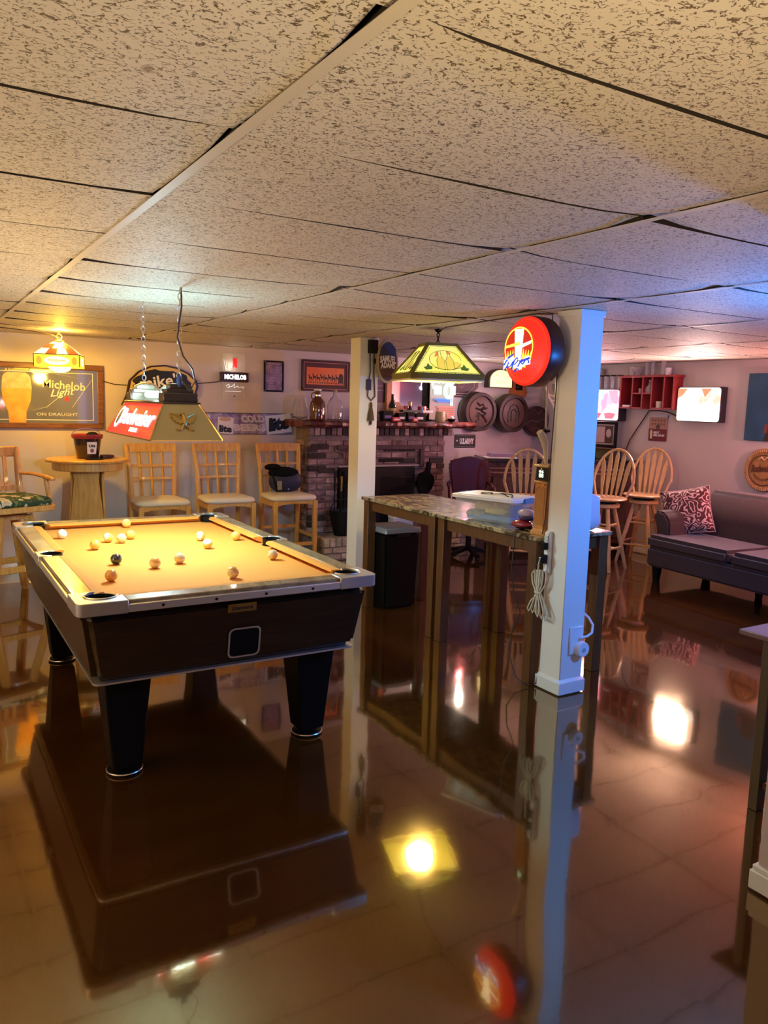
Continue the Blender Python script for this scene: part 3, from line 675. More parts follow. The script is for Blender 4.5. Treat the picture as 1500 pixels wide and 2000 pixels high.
# round red lit sign on the near column
rs = thing('round_lit_sign', 'round red glowing beer sign with yellow emblem mounted on the near column', 'sign', (2.985, 3.43, 1.957), -90)
M['signrim'] = mat('dark_red_rim', (.06, .008, .006), .35)
Xr = Matrix.Rotation(pi/2, 4, 'X')
MB().lathe([(.180, -.115), (.194, -.10), (.196, -.02), (.190, -.004)], (0, 0, 0), 40, Xr).build('housing', 'signrim', rs)
rf = MB().lathe([(.190, -.004), (.192, .004), (.180, .012), (.170, .010), (.150, .018), (.10, .026), (0, .029)], (0, 0, 0), 40, Xr).build('face', glow('lit_red_face', (.80, .022, .010), 1.0), rs)
MB().span((-.06, .095, -.05), (.06, .145, .05)).build('bracket', 'iron', rs)
def ringpoly(b, rx, rz, cx, cz, w, y, n=36, d=.002):
    o_ = ellipse(rx, rz, n, cx, cz); i_ = ellipse(rx-w, rz-w, n, cx, cz)
    return b.add([(x, y, z) for x, z in o_]+[(x, y, z) for x, z in i_], [(i, (i+1) % n, (i+1) % n+n, i+n) for i in range(n)])
gy_ = glow('lit_yellow', (1, .62, .06), 1.7); gw_ = glow('lit_warm_white', (1, .90, .62), 2.6); gb_ = glow('lit_blue', (.02, .07, .75), .8); gr_ = glow('lit_deep_red', (.75, .02, .01), .7)
cxs = -.035
MB().prism(ellipse(.118, .112, 32, cxs, .02), -.0300, -.0285).build('emblem_field', gr_, rs, flat=True)
ringpoly(MB(), .122, .116, cxs, .02, .009, -.0315).build('emblem_ring', gy_, rs, flat=True)
MB().prism([(-.037+cxs, .122), (.037+cxs, .122), (.030+cxs, .02), (.024+cxs, -.05), (-.024+cxs, -.05), (-.030+cxs, .02)], -.0330, -.0315).build('beer_glass', gw_, rs, flat=True)
MB().prism([(-.11+cxs, .034), (.01+cxs, .052), (.01+cxs, .034), (-.11+cxs, .020)], -.0340, -.0325).build('beam', gy_, rs, flat=True)
MB().prism([(.012+cxs, .034), (.108+cxs, .055), (.105+cxs, .040), (.012+cxs, .014)], -.0340, -.0325).build('beam', gw_, rs, flat=True)
b = MB()
for k in range(9):
    a = rad(200+17.5*k); p = (cxs+.055*cos(a), -.02+.045*sin(a)); q_ = (cxs+.118*cos(a), -.02+.088*sin(a)); dx = .010*sin(a); dz = .010*cos(a)
    b.prism([(p[0]-dx, p[1]+dz), ((p[0]+q_[0])/2-2*dx, (p[1]+q_[1])/2+2*dz), q_, ((p[0]+q_[0])/2+2*dx, (p[1]+q_[1])/2-2*dz), (p[0]+dx, p[1]-dz)], -.0345, -.033)
for k in range(4):
    for s in (-1, 1): b.prism([(cxs+s*(.03+.02*k), -.045), (cxs+s*(.045+.022*k), .012-.004*k), (cxs+s*(.052+.02*k), -.04)], -.0345, -.033)
b.build('grain_ears', gy_, rs, flat=True)
rib = [(-.115, -.048), (-.08, -.026), (-.03, -.035), (.02, -.06), (.07, -.032), (.105, -.030), (.108, -.075), (.06, -.080), (.02, -.105), (-.04, -.085), (-.09, -.080), (-.12, -.100)]
MB().prism([(x+cxs, z) for x, z in rib], -.0365, -.0345).build('ribbon', glow('lit_pale_ribbon', (.85, .92, 1), 1.6), rs, flat=True)
b = MB()
for pts in ([(-.11, -.075), (-.085, -.045), (-.07, -.065), (-.09, -.09), (-.05, -.08), (-.03, -.055)], [(-.045, -.10), (-.02, -.05), (.0, -.035), (.008, -.055), (-.02, -.075), (.012, -.085), (.03, -.06)], [(.03, -.06), (.05, -.075), (.075, -.05), (.10, -.055), (.10, -.07)], [(-.02, -.115), (.005, -.095), (.02, -.105)]):
    b.tube([(cxs+x, -.038, z) for x, z in pts], .0075, 6, flat=.35)
b.build('ribbon_script', gb_, rs)
MB().prism([(cxs-.085, -.030), (cxs-.03, -.008), (cxs-.035, -.022), (cxs-.085, -.044)], -.0375, -.0365).build('ribbon_stroke', gb_, rs, flat=True)
MB().prism([(cxs+.02, -.052), (cxs+.105, -.034), (cxs+.105, -.048), (cxs+.02, -.066)], -.0375, -.0365).build('ribbon_stroke', gb_, rs, flat=True)
o = MB().tube([(3.10, 3.36, 2.10), (3.10, 3.36, 2.165), (3.07, 3.45, 2.172), (3.02, 3.7, 2.160), (3.0, 4.0, 2.150), (3.08, 4.35, 2.158), (3.25, 4.69, 2.168)], .004, 6).build('sign_cord', 'cord'); attach(o, rs)
o = MB().tube([(3.112, 3.31, 1.84), (3.112, 3.318, 1.55), (3.110, 3.325, 1.3), (3.108, 3.338, 1.02), (3.10, 3.345, .92)], .0035, 6).build('sign_plug_cord', 'cord'); attach(o, rs)
# cue sticks and paddle-like stick by the column
o = thing('walking_stick', 'cream and brown carved stick hanging beside the near column', 'stick', (3.112, 3.372, 1.385), 0)
MB().tube([(-.012, 0, .47), (-.010, 0, .30), (-.006, .0, .13)], [.004, .005, .006], 8).build('shaft', mat('silvered_wood', (.35, .26, .20), .4), o)
MB().tube([(-.052, 0, .125), (-.03, 0, .10), (-.008, 0, .06), (.0, 0, .02), (.006, 0, -.02), (.012, 0, -.06)], [.020, .022, .020, .014, .012, .010], 10).build('handle', mat('carved_bone', (.62, .50, .34), .4), o)
MB().tube([(-.02, 0, .14), (.0, -.004, .125), (.02, 0, .13)], .008, 8).build('knot', 'black', o)
o = MB().tube([(3.150, 3.356, 1.90), (3.160, 3.354, 1.3), (3.185, 3.352, TT+.012)], [.006, .008, .010], 8).build('cue_stick', mat('black_cue', (.02, .012, .012), .3)); tag(o, 'thin black cue stick standing on the counter behind the near column', 'cue')

# ---------------------------------------------------------------- stained glass lamp
gl_ = thing('stained_glass_lamp', 'square stained glass hanging lamp with lit yellow green bottle panes', 'lamp', (3.25, 4.69, 1.81), -18)
M['oliveframe'] = mat('olive_bronze_frame', (.20, .165, .03), .75)
hb, ht, hh, rim_ = .262, .105, .255, .04
pg = glow('lit_yellow_green_glass', (.92, .84, .12), 1.0, col2=(.86, .80, .22), scale=9)
lead = mat('lead_line', (.10, .09, .02), .5)
for k in range(4):
    Rz = Matrix.Rotation(pi/2*k, 4, 'Z')
    q = [(-hb, -hb, rim_), (hb, -hb, rim_), (ht, -ht, hh), (-ht, -ht, hh)]
    pn = MB().quadslab(q, .004, Rz).build('glass_pane', pg, gl_)
    v = Vector((0, hb-ht, hh-rim_)); sl_ = v.length; v.normalize(); u = Vector((1, 0, 0)); nn = u.cross(v); c = Vector((0, -hb, rim_))
    X = Rz @ Matrix(((1, -nn.x, v.x, c.x), (0, -nn.y, v.y, c.y), (0, -nn.z, v.z, c.z), (0, 0, 0, 1)))
    f = .87; wb, wt = hb*f, ht*.86
    ld = MB(); t = .0016
    def line(*pts, r=t): ld.tube([X @ Vector((x, -.003, z)) for x, z in pts], r, 4)
    line((-wb, .02), (wb, .02), (wt, sl_-.02), (-wt, sl_-.02), (-wb, .02))
    for j in range(1, 8):
        x = -wb+2*wb*j/8; line((x, 0.0), (x, .02))
    for j in range(1, 4):
        xx = wb+(wt-wb)*j/4; zz = .02+(sl_-.04)*j/4; line((-xx, zz), (-xx-.03, zz)); line((xx, zz), (xx+.03, zz))
    line(*[(x, z) for x, z in ellipse(.115, .085, 22, 0, .125)]); line((-.085, .06), (-.03, .044), (.04, .044), (.095, .062))
    for cx_ in (-.035, .03): line((cx_-.026, .045), (cx_-.028, .12), (cx_-.010, .160), (cx_-.008, .205), (cx_+.008, .205), (cx_+.010, .160), (cx_+.028, .12), (cx_+.026, .045))
    ld.build('lead_lines', lead, pn)
    if k in (0, 3):
        bo = MB(); ca = MB(); lf = MB()
        for cx_ in (-.035, .03):
            bo.prism([(cx_-.024, .048), (cx_+.024, .048), (cx_+.026, .12), (cx_+.009, .158), (cx_-.009, .158), (cx_-.026, .12)], -.0018, -.0012, X)
        bo.prism(ellipse(.03, .032, 12, .078, .085), -.0018, -.0012, X)
        bo.build('bottle_glass', glow('lit_golden_glass', (.95, .70, .10), .85), pn, flat=True)
        ca.prism([(-.075, .150), (-.045, .165), (-.045, .202), (-.062, .192)], -.0018, -.0012, X); ca.prism([(.022, .175), (.05, .185), (.03, .205), (.016, .207)], -.0018, -.0012, X)
        ca.build('red_glass', glow('lit_red_glass', (.85, .25, .08), .9), pn, flat=True)
        for sx in (-1, 1):
            lf.prism([(sx*.105, .045), (sx*.15, .038), (sx*.165, .06), (sx*.145, .065), (sx*.13, .095), (sx*.115, .07), (sx*.10, .07)], -.0018, -.0012, X)
        lf.build('leaf_glass', glow('lit_leaf_glass', (.12, .22, .05), .5), pn, flat=True)
b = MB()
for k in range(4):
    Rz = Matrix.Rotation(pi/2*k, 4, 'Z')
    b.beam((-hb, -hb, rim_), (-ht, -ht, hh), .034, .014, X=Rz, w2=.026, up=(-1, -1, 1))
    b.span((-hb-.004, -hb-.006, .012), (hb+.004, -hb+.006, rim_+.012), Rz); b.beam((-ht-.01, -ht, hh), (ht+.01, -ht, hh), .014, .022, X=Rz)
b.build('frame', 'oliveframe', gl_, bevel=.002)
b = MB()
for k in range(4): b.span((-hb-.002, -hb-.004, 0), (hb+.002, -hb+.004, .012), Matrix.Rotation(pi/2*k, 4, 'Z'))
b.build('lower_rim', mat('lit_brass_rim', (.75, .62, .30), .4), gl_)
MB().slab(rrect(2*ht, 2*ht, .01), hh-.004, hh+.006).build('cap', 'oliveframe', gl_)
chain(MB(), (0, 0, CE-1.81), (0, 0, hh+.006), 4, .007, .009).build('chain', 'iron', gl_)
MB().lathe([(.03, CE-1.812), (.022, CE-1.825), (.006, CE-1.835)], (0, 0, 0), 14).build('ceiling_hook', 'iron', gl_)
for sx in (-1, 1): MB().sphere((sx*.06, 0, .10), .034, 12).build('bulb', glow('lit_bulb', (1, .93, .65), 9), gl_)
lamp('POINT', 'stained_glass_lamp_light', (3.25, 4.69, 1.845), 19, (1.0, .80, .34), .11)

# ---------------------------------------------------------------- small square pendant at the back left
sp = thing('pendant_lamp', 'small square yellow lit pendant with red checked roof near the corner', 'lamp', (1.111, 7.243, 1.86), -16.5)
hb2 = .178; yg = glow('lit_yellow_band', (1, .72, .035), 1.55); rg = glow('lit_red_glass', (.75, .10, .02), .7); wg = glow('lit_pale_yellow', (1, .90, .40), 2.0)
for k in range(4):
    Rz = Matrix.Rotation(pi/2*k, 4, 'Z')
    pn = MB().span((-hb2, -hb2, .012), (hb2, -hb2+.004, .112), Rz).build('band_pane', yg, sp)
    MB().prism(ellipse(.10, .036, 24, 0, .062), -hb2-.0015, -hb2, Rz).build('oval_field', wg, pn, flat=True)
    text(pn, 'Würzburger', mat('olive_print', (.45, .30, .02), .5, emit=(.5, .32, .02), es=.8), 0, .062, .15, .028, -hb2-.0025, X=Rz, bold=.03)
    for sx in (-1, 1): MB().prism(ellipse(.022, .034, 14, sx*.138, .062), -hb2-.0012, -hb2, Rz).build('side_motif', glow('lit_orange', (.95, .45, .03), 1.0), pn, flat=True)
    rows = [(hb2, .115), (.122, .165), (.07, .205), (.04, .225)]
    for j in range(3):
        (a0, z0), (a1, z1) = rows[j], rows[j+1]; nseg = 4-j if j < 2 else 2
        for i in range(nseg):
            x0, x1 = -1+2*i/nseg, -1+2*(i+1)/nseg
            MB().quadslab([(x0*a0, -a0, z0), (x1*a0, -a0, z0), (x1*a1, -a1, z1), (x0*a1, -a1, z1)], .003, Rz).build('roof_pane', rg if (i+j) % 2 else wg, sp)
b = MB()
for k in range(4):
    Rz = Matrix.Rotation(pi/2*k, 4, 'Z'); b.beam((-hb2, -hb2, .113), (hb2, -hb2, .113), .008, .006, X=Rz); b.beam((-hb2, -hb2, .012), (-hb2, -hb2, .113), .006, .006, X=Rz)
b.build('frame', mat('brown_frame', (.10, .035, .01), .4), sp)
MB().lathe([(.045, .222), (.05, .230), (.03, .240), (.012, .248)], (0, 0, 0), 16).build('cap', mat('red_brown_cap', (.22, .05, .01), .4), sp)
MB().sphere((0, 0, .02), .095, 18, (1, 1, .55)).build('diffuser', glow('lit_warm_diffuser', (1, .80, .30), 2.6), sp)
MB().tube([(.022*cos(t*pi/6), 0, .268+.022*sin(t*pi/6)) for t in range(12)], .003, 6, True).build('ring', 'brass', sp)
chain(MB(), (0, 0, CE-1.86), (0, 0, .288), 2, .006, .008).build('chain', 'brass', sp)
MB().tube([(0, 0, .26), (-.06, -.02, .285), (-.2, -.06, .302), (-.42, -.12, .314), (-.7, -.2, .310)], .004, 6).build('power_cord', 'cord', sp)
lamp('POINT', 'pendant_lamp_light', (1.111, 7.2, 1.80), 34, (1, .56, .06), .05)
lamp('POINT', 'pendant_lamp_top', (1.111, 7.2, 2.125), 13, (1, .56, .06), .02)

# ---------------------------------------------------------------- fireplace on the back wall
YF = 7.50
fp = thing('fireplace', 'dark mauve brick fireplace with raised brick hearth and black firebox', 'fireplace', (4.47, YF, 0))
M['mortar'] = mat('mortar', (.17, .12, .115), .9, col2=(.24, .17, .16), scale=20)
def brick_mat(name, c1, c2, r=.35):
    return mat(name, c1, .85, col2=c2, scale=9, stretch=(1, 1, 2), detail=6, bump=.25, rand=r, world_pos=True)
M['brick'] = brick_mat('mauve_brick', (.15, .082, .085), (.36, .235, .225))
M['brickdark'] = brick_mat('burnt_brick', (.028, .016, .018), (.06, .035, .035))
M['brickpale'] = brick_mat('hearth_brick', (.26, .19, .13), (.42, .33, .25), .25)
fx0, fx1, fh = -.88, .88, 1.375; ox0, ox1, oz = -.53, .45, .95
b = MB(); b.span((fx0+.012, .014, 0), (ox0, YB-YF, fh)); b.span((ox1, .014, 0), (fx1-.012, YB-YF, fh)); b.span((ox0, .014, oz), (ox1, YB-YF, fh)); b.span((ox0, .25, 0), (ox1, YB-YF, oz))
b.build('mortar_core', 'mortar', fp)
hz0, hy0, hx0, hx1 = .235, -.36, -.86, 1.02
MB().span((hx0+.012, hy0+.012, 0), (hx1-.012, .014, hz0-.01)).build('hearth_core', 'mortar', fp)
rb = random.Random(11); bmesh_cache = {}
def brick(loc, d, m='brick', jit=.003):
    key = (tuple(round(x, 3) for x in d), m)
    if key not in bmesh_cache: bmesh_cache[key] = MB().box((0, 0, 0), d).mesh('brick', M[m], bevel=.004)
    o = bpy.data.objects.new('brick', bmesh_cache[key]); COL.objects.link(o); o.parent = fp
    o.location = (loc[0], loc[1]+rb.uniform(-jit, jit), loc[2]); return o
bl_, bh, mo = .196, .056, .011; course = bh+mo; nz = int((fh-hz0)/course)
for k in range(nz):
    z = hz0+(k+.5)*course; off = 0 if k % 2 == 0 else -(bl_+mo)/2; x = fx0+off
    if z+bh/2 > fh-.085: continue
    while x < fx1:
        a, c = max(x, fx0), min(x+bl_, fx1); x += bl_+mo
        if c-a < .03: continue
        segs = [(a, c)]
        if z < oz: segs = [(p, q) for p, q in ((a, min(c, ox0)), (max(a, ox1), c)) if q-p > .03]
        for p, q in segs:
            dark = rb.random() < .10 or False
            brick(((p+q)/2, .022, z), (q-p, .05, bh), 'brickdark' if dark else 'brick')
    # returns on both sides
    for s, xx in ((-1, fx0+.02), (1, fx1-.02)):
        yy = .055 if k % 2 else .12
        while yy < YB-YF-.04:
            e = min(yy+bl_, YB-YF-.004); 
            if e-yy > .03: brick((xx, (yy+e)/2, z), (.05, e-yy, bh), 'brick', 0)
            yy += bl_+mo
for (x, z) in ((-.80, 1.17), (-.72, .915)): brick((x+.05, .008, z), (.20, .05, .058), 'brickdark', 0)
# hearth: two stretcher courses under a soldier edge
for k in range(2):
    z = .008+.030+k*course; x = hx0-(bl_+mo)/2*(k % 2)
    while x < hx1:
        a, c = max(x, hx0), min(x+bl_, hx1); x += bl_+mo
        if c-a > .03: brick(((a+c)/2, hy0+.022, z), (c-a, .05, bh), 'brickpale')
x = hx0
while x < hx1-.02:
    brick((x+.03, hy0+.058, hz0-.045), (.060, .125, .092), 'brickpale'); x += .060+mo
x = hx0
while x < hx1-.02:
    brick((x+.03, hy0+.225, hz0-.030), (.060, .185, .062), 'brickpale'); x += .060+mo
# firebox insert, hood and vent
b = MB(); b.span((ox0+.004, -.05, hz0), (ox1-.004, .24, oz-.004)); ins = b.build('firebox_insert', 'iron', fp, bevel=.01)
for s in (-1, 1): MB().span((-.04+s*.235-.20, -.062, hz0+.06), (-.04+s*.235+.20, -.048, oz-.12)).build('firebox_door', 'black', ins, bevel=.008)
plum = mat('plum_frame_brick', (.055, .022, .026), .7, col2=(.08, .035, .04), scale=9, bump=.2)
b = MB(); b.span((ox0-.02, -.035, oz+.185), (ox1+.125, .0, oz+.235)); b.span((ox1+.07, -.035, oz-.02), (ox1+.125, .0, oz+.185)); b.build('surround_band', plum, fp, bevel=.004)
MB().span((ox0, -.03, oz-.004), (ox1+.06, .0, oz+.012)).build('ash_ledge', mat('ash_grey', (.38, .30, .29), .8), fp)
MB().span((-.02, -.012, oz+.045), (.30, .01, oz+.085)).build('vent_slot', 'black', fp)
# corbelled soldier row right under the mantel
x = fx0-.02
while x < fx1+.03:
    brick((x+.03, -.010, fh-.042), (.056, .075, .080), rb.choice(('brick', 'brick', 'brickdark'))); x += .066
for k in range(4): brick((fx1+.02, .06+.07*k, fh-.042), (.075, .056, .080), 'brick', 0)

# mantel: wavy-edged slab
mt = thing('mantel', 'rough-edged reddish brown mantel slab above the brick fireplace', 'mantel', (4.55, YF, 1.375))
def mantel_mesh():
    b = MB(); nx = 60; rr = random.Random(5); vs = []; fs = []; x0, x1 = -1.09, 1.13
    for i in range(nx+1):
        x = x0+(x1-x0)*i/nx; wv = .018*sin(x*9)+.012*sin(x*23+1)+rr.uniform(-.010, .010); tp = .072+.008*sin(x*5+.7)+rr.uniform(-.003, .003); bt = .006*sin(x*13)+rr.uniform(-.003, .004)
        vs += [(x, .34, .004), (x, .34, .075), (x, -.10+wv, .075), (x, -.145+wv, tp*.75), (x, -.15+wv*1.2, .030+bt), (x, -.125+wv, .004)]
    k = 6
    for i in range(nx): fs += [(i*k+j, i*k+(j+1) % k, (i+1)*k+(j+1) % k, (i+1)*k+j) for j in range(k)]
    fs += [tuple(range(k)), tuple(nx*k+j for j in range(k))[::-1]]
    return b.add(vs, fs)
mantel_mesh().build('slab', mat('red_bark_wood', (.065, .010, .006), .45, col2=(.24, .075, .045), scale=11, stretch=(1.5, 1, 1), detail=5, lo=.42, hi=.72, bump=.4, coat=.2), mt)
MT = 1.453
def bottle(name, label, cat, x, y, prof, m, base=MT, group=None, parts=()):
    o = thing(name, label, cat, (x, y, base)); MB().lathe(prof, (0, 0, 0), 20).build('body', m, o)
    for nm, pf, mm in parts: MB().lathe(pf, (0, 0, 0), 16).build(nm, mm, o)
    return o
BY = 7.44
gw = bottle('growler', 'large dark brown glass jug with white neck print at the left of mantel', 'jug', 3.655, BY, [(.072, 0), (.082, .01), (.084, .14), (.076, .185), (.045, .225), (.030, .245), (.029, .305), (.0, .306)], 'brownglass', parts=(('stopper', [(.040, .306), (.042, .318), (.020, .326), (0, .327)], 'white'), ('neck_label', [(.031, .246), (.0305, .262)], 'chrome')))
text(gw, '• •• ••• •', M['paper'], 0, .105, .13, .012, -.0855, 'white_print')
MB().tube([(-.03, 0, .285), (-.065, 0, .275), (-.075, 0, .24), (-.06, 0, .215)], .006, 6).build('handle', 'brownglass', gw)
bottle('glass_pitcher', 'clear glass pitcher behind the dark brown jug on mantel', 'pitcher', 3.53, 7.60, [(.06, 0), (.075, .02), (.085, .10), (.075, .17), (.055, .22), (.06, .25), (.057, .25), (.052, .22), (.07, .17), (.08, .10), (.07, .03), (0, .012)], 'glass')
j = bottle('glass_jug', 'clear glass carboy jug between dark jug and brown bottle on mantel', 'jug', 3.862, BY, [(.075, 0), (.085, .01), (.086, .16), (.07, .20), (.025, .255), (.022, .30), (.018, .30), (.021, .255), (.066, .196), (.081, .158), (.08, .014), (0, .008)], 'glass', parts=(('stopper', [(.020, .297), (.022, .305), (.014, .325), (0, .326)], mat('tan_cork', (.40, .28, .2), .8)),))
bt = bottle('beer_bottle', 'slim amber bottle on mantel beside the farther white column', 'bottle', 4.07, BY, [(.030, 0), (.032, .01), (.032, .10), (.012, .17), (.012, .215), (0, .216)], mat('amber_glass', (.22, .10, .02), .06, coat=1), parts=(('cap', [(.014, .212), (.014, .224), (0, .225)], 'black'),))
bottle('shot_glass', 'small clear glass in front of the slim amber bottle on mantel', 'glass', 4.10, 7.36, [(.018, 0), (.022, .06), (.020, .06), (.016, .008), (0, .006)], 'glass')
# right half of the mantel
bottle('wine_glass', 'clear stemmed glass on mantel just right of the farther column', 'glass', 4.50, 7.60, [(.035, 0), (.006, .008), (.006, .07), (.036, .10), (.04, .15), (.038, .15), (.034, .10), (0, .08)], 'glass')
wb = bottle('wine_bottle', 'tall black wine bottle with pale label on mantel', 'bottle', 4.66, 7.58, [(.042, 0), (.045, .01), (.045, .17), (.016, .23), (.016, .30), (0, .301)], mat('black_glass', (.008, .010, .008), .06, coat=1), parts=(('label', [(.0456, .07), (.0456, .14)], 'goldprint'),))
bottle('squat_bottle', 'squat black bottle with gold top beside the tall wine bottle', 'bottle', 4.90, 7.58, [(.05, 0), (.055, .02), (.055, .10), (.02, .15), (.018, .19), (0, .19)], mat('smoky_glass', (.015, .010, .010), .08, coat=1), parts=(('cap', [(.021, .175), (.021, .215), (.012, .225), (0, .226)], 'brass'),))
rm = bottle('red_mug', 'shiny copper red mug on the mantel in front of the mirror', 'mug', 5.09, 7.62, [(.050, .06), (.055, .065), (.055, .17), (.050, .17), (.048, .07), (0, .066)], mat('copper_red', (.32, .05, .025), .15, metal=.6, coat=.6), parts=(('foot', [(.04, 0), (.052, .06)], mat('dark_foot', (.04, .015, .01), .4)),))
MB().tube([(.05, 0, .15), (.085, 0, .14), (.085, 0, .09), (.05, 0, .08)], .006, 6).build('handle', 'brass', rm)
st = bottle('beer_stein', 'beige ceramic stein with brown bands at the right of mantel', 'stein', 5.245, 7.47, [(.058, 0), (.062, .01), (.058, .07), (.056, .115), (.05, .118), (.05, .03), (0, .02)], mat('beige_stoneware', (.42, .36, .18), .4), parts=(('band', [(.0605, .02), (.060, .03)], 'walnut'),))
MB().tube([(.055, 0, .10), (.09, 0, .09), (.092, 0, .04), (.058, 0, .025)], .009, 8).build('handle', mat('stoneware_handle', (.38, .30, .15), .4), st)
ds = bottle('small_dish', 'small black dish holding a white ball under the neon sign', 'dish', 5.37, 7.42, [(.03, 0), (.045, .02), (.05, .035), (.046, .035), (0, .015)], 'black')
MB().sphere((.005, 0, .046), .024, 12).build('white_ball', 'white', ds)
for i, (x, w, h, lab) in enumerate(((4.535, .13, .11, 'black box with pale top label at the left on mantel'), (4.72, .10, .09, 'black box second from the column on mantel'), (4.84, .10, .10, 'black box in the middle of the mantel row'), (4.965, .12, .09, 'dark box below the red mug side of mantel row'))):
    o = thing('mantel_box', lab, 'box', (x, 7.50, MT), 0, 'dark boxes in a row on the mantel'); MB().box((0, 0, h/2), (w, .09, h)).build('body', 'black', o, bevel=.003)
    MB().span((-w*.35, -.0462, h*.25), (w*.30, -.045, h*.55)).build('label', 'paper' if i % 2 else 'purple', o)
for x, y, z, w, h, lab in ((4.60, 7.395, MT, .10, .045, 'red card tent with pale print on mantel'), (4.845, 7.385, MT, .065, .045, 'small red card on mantel near the middle')):
    o = thing('red_card', lab, 'card', (x, y, z)); b = MB().box((0, 0, h/2), (w, .04, h), top=.9, topy=.2); b.build('card', 'redprint', o); MB().span((-w*.35, -.017, h*.3), (w*.35, -.0155, h*.65)).build('print', 'paper', o)
o = thing('price_card', 'pale pink card fixed to the front edge of the mantel', 'card', (4.61, 7.333, 1.405)); MB().span((-.028, -.004, 0), (.028, 0, .038)).build('card', mat('pink_card', (.7, .33, .27), .5), o)
o = thing('green_box', 'long dark green box with a white end lying across the mantel boxes', 'box', (4.90, 7.50, MT+.101)); MB().span((-.17, -.04, 0), (.10, .04, .024)).build('body', mat('green_box', (.01, .04, .035), .4), o); MB().span((.10, -.04, 0), (.24, .04, .024)).build('white_end', 'white', o)

# mirror leaning at the back wall above the mantel
mr = thing('mantel_mirror', 'mirror with carved orange wooden frame leaning above the mantel', 'mirror', (5.04, 7.825, MT))
MB().span((-.26, -.006, .02), (.255, .010, .52)).build('mirror_glass', mat('mirror_glass', (.78, .76, .80), .03, metal=1), mr)
M['carved'] = mat('carved_wood', (.42, .14, .05), .4, col2=(.55, .22, .09), scale=14, stretch=(5, 5, .8), coat=.3)
b = MB(); b.span((-.33, -.030, 0), (-.255, .012, .54)); b.build('frame_post', 'carved', mr, bevel=.006)
MB().span((-.33, -.034, .52), (.27, .012, .57)).build('frame_top', 'carved', mr, bevel=.006)
MB().span((.255, -.022, 0), (.268, .012, .54)).build('frame_edge', 'black', mr)
MB().prism([(-.255, 0), (.05, 0), (.03, .06), (-.01, .075), (-.03, .12), (-.08, .135), (-.09, .165), (-.13, .175), (-.16, .215), (-.20, .20), (-.215, .24), (-.255, .225)], -.034, -.008).build('carved_scroll', 'carved', mr, bevel=.006)
MB().cyl((-.235, -.05, .06), (-.235, -.05, .20), .012, 8).build('candle', 'cream', mr)

# neon sign beside the mirror
ns = thing('neon_sign', 'bright white and blue neon beer sign with red stripes above the mantel end', 'sign', (5.455, 7.70, 1.47))
MB().span((-.185, .03, .0), (.165, .040, .55)).build('backing_panel', mat('olive_backing', (.22, .22, .16), .4), ns)
b = MB(); b.span((-.17, .0, -.015), (.165, .07, .0)); b.build('stand', 'black', ns)
nb = glow('neon_white', (.86, .97, 1), 3.5); nbl = glow('neon_blue', (.05, .16, 1), 1.6); nr = glow('neon_red', (1, .14, .10), 1.25)
text(ns, 'Coors', glow('neon_cyan_white', (.6, .92, 1), 1.6), .01, .475, .28, .10, .0, 'neon_tube', bold=.03)
b = MB()
for x in (-.13, -.095, -.06): b.tube([(x, .0, .30), (x, .0, .395)], .013, 8)
b.tube([(.15, .0, .30), (.15, 0, .40)], .010, 8); b.build('neon_tube', nb, ns)
MB().tube([(x, 0, z) for x, z in ellipse(.052, .080, 18, .062, .345)], .020, 8, True).build('neon_tube', nb, ns)
b = MB(); b.tube([(-.13, 0, .238), (.12, 0, .238)], .009, 8); b.tube([(-.10, 0, .216), (.13, 0, .216)], .008, 8); b.build('neon_tube', nbl, ns)
b = MB().tube([(.095, -.004, .29), (.095, -.004, .17)], .005, 6); b.tube([(.12, -.004, .29), (.12, -.004, .17)], .005, 6); b.tube([(-.17, 0, .50), (-.175, 0, .40), (-.16, 0, .36)], .006, 6); b.build('neon_tube', nb, ns)
b = MB()
for k in range(6): b.tube([(-.09+(.02 if k else 0), 0, .150-.024*k), (.155, 0, .150-.024*k)], .0065, 6)
b.build('neon_stripe', nr, ns)
lamp('POINT', 'neon_sign_light', (5.55, 7.30, 1.85), 7, (.80, .85, 1), .02)
lamp('POINT', 'neon_stripe_light', (5.55, 7.30, 1.60), 4.5, (1, .25, .35), .02)

# hearth things
o = thing('coal_bucket', 'black iron bucket standing on the hearth by the stools', 'bucket', (3.90, 7.30, .237))
MB().lathe([(.09, 0), (.13, .16), (.145, .27), (.138, .27), (.12, .16), (0, .02)], (0, 0, 0), 20).build('body', 'iron', o)
MB().tube([(.14*cos(t*pi/8), 0, .27+.12*sin(t*pi/8)) for t in range(9)], .006, 6).build('handle', 'iron', o)
o = thing('fire_tools', 'black fireplace tool stand with hanging poker and shovel on the hearth', 'fire tools', (3.98, 7.42, .237))
MB().lathe([(.10, 0), (.09, .02), (.012, .035), (.012, .62), (.02, .64), (.022, .66), (0, .68)], (0, 0, 0), 14).build('stand', 'iron', o)
for k, a in enumerate((-.13, -.05, .07, .14)):
    MB().tube([(0, -.01, .50), (a*.6, -.02, .56), (a, -.03, .50), (a, -.03, .10)], .007, 6).build('tool', 'iron', o)
    MB().tube([(a, -.03, .46), (a, -.03, .62)], [.010, .014], 8).build('tool_handle', 'brass' if k == 1 else 'iron', o)
o = thing('poker', 'tall black poker with brass collar leaning on the brick beside the firebox', 'poker', (4.09, 7.44, .237), 0)
MB().tube([(0, 0, 0), (.0, .035, .66)], .008, 8).build('rod', 'iron', o); MB().tube([(0, .030, .60), (0, .040, .80)], [.012, .018], 8).build('grip', 'black', o); MB().cyl((0, .028, .58), (0, .032, .62), .014, 10).build('collar', 'chrome', o)
o = thing('horseshoe', 'small iron horseshoe hung on the brick left of the column', 'horseshoe', (4.06, 7.458, 1.0), 0)
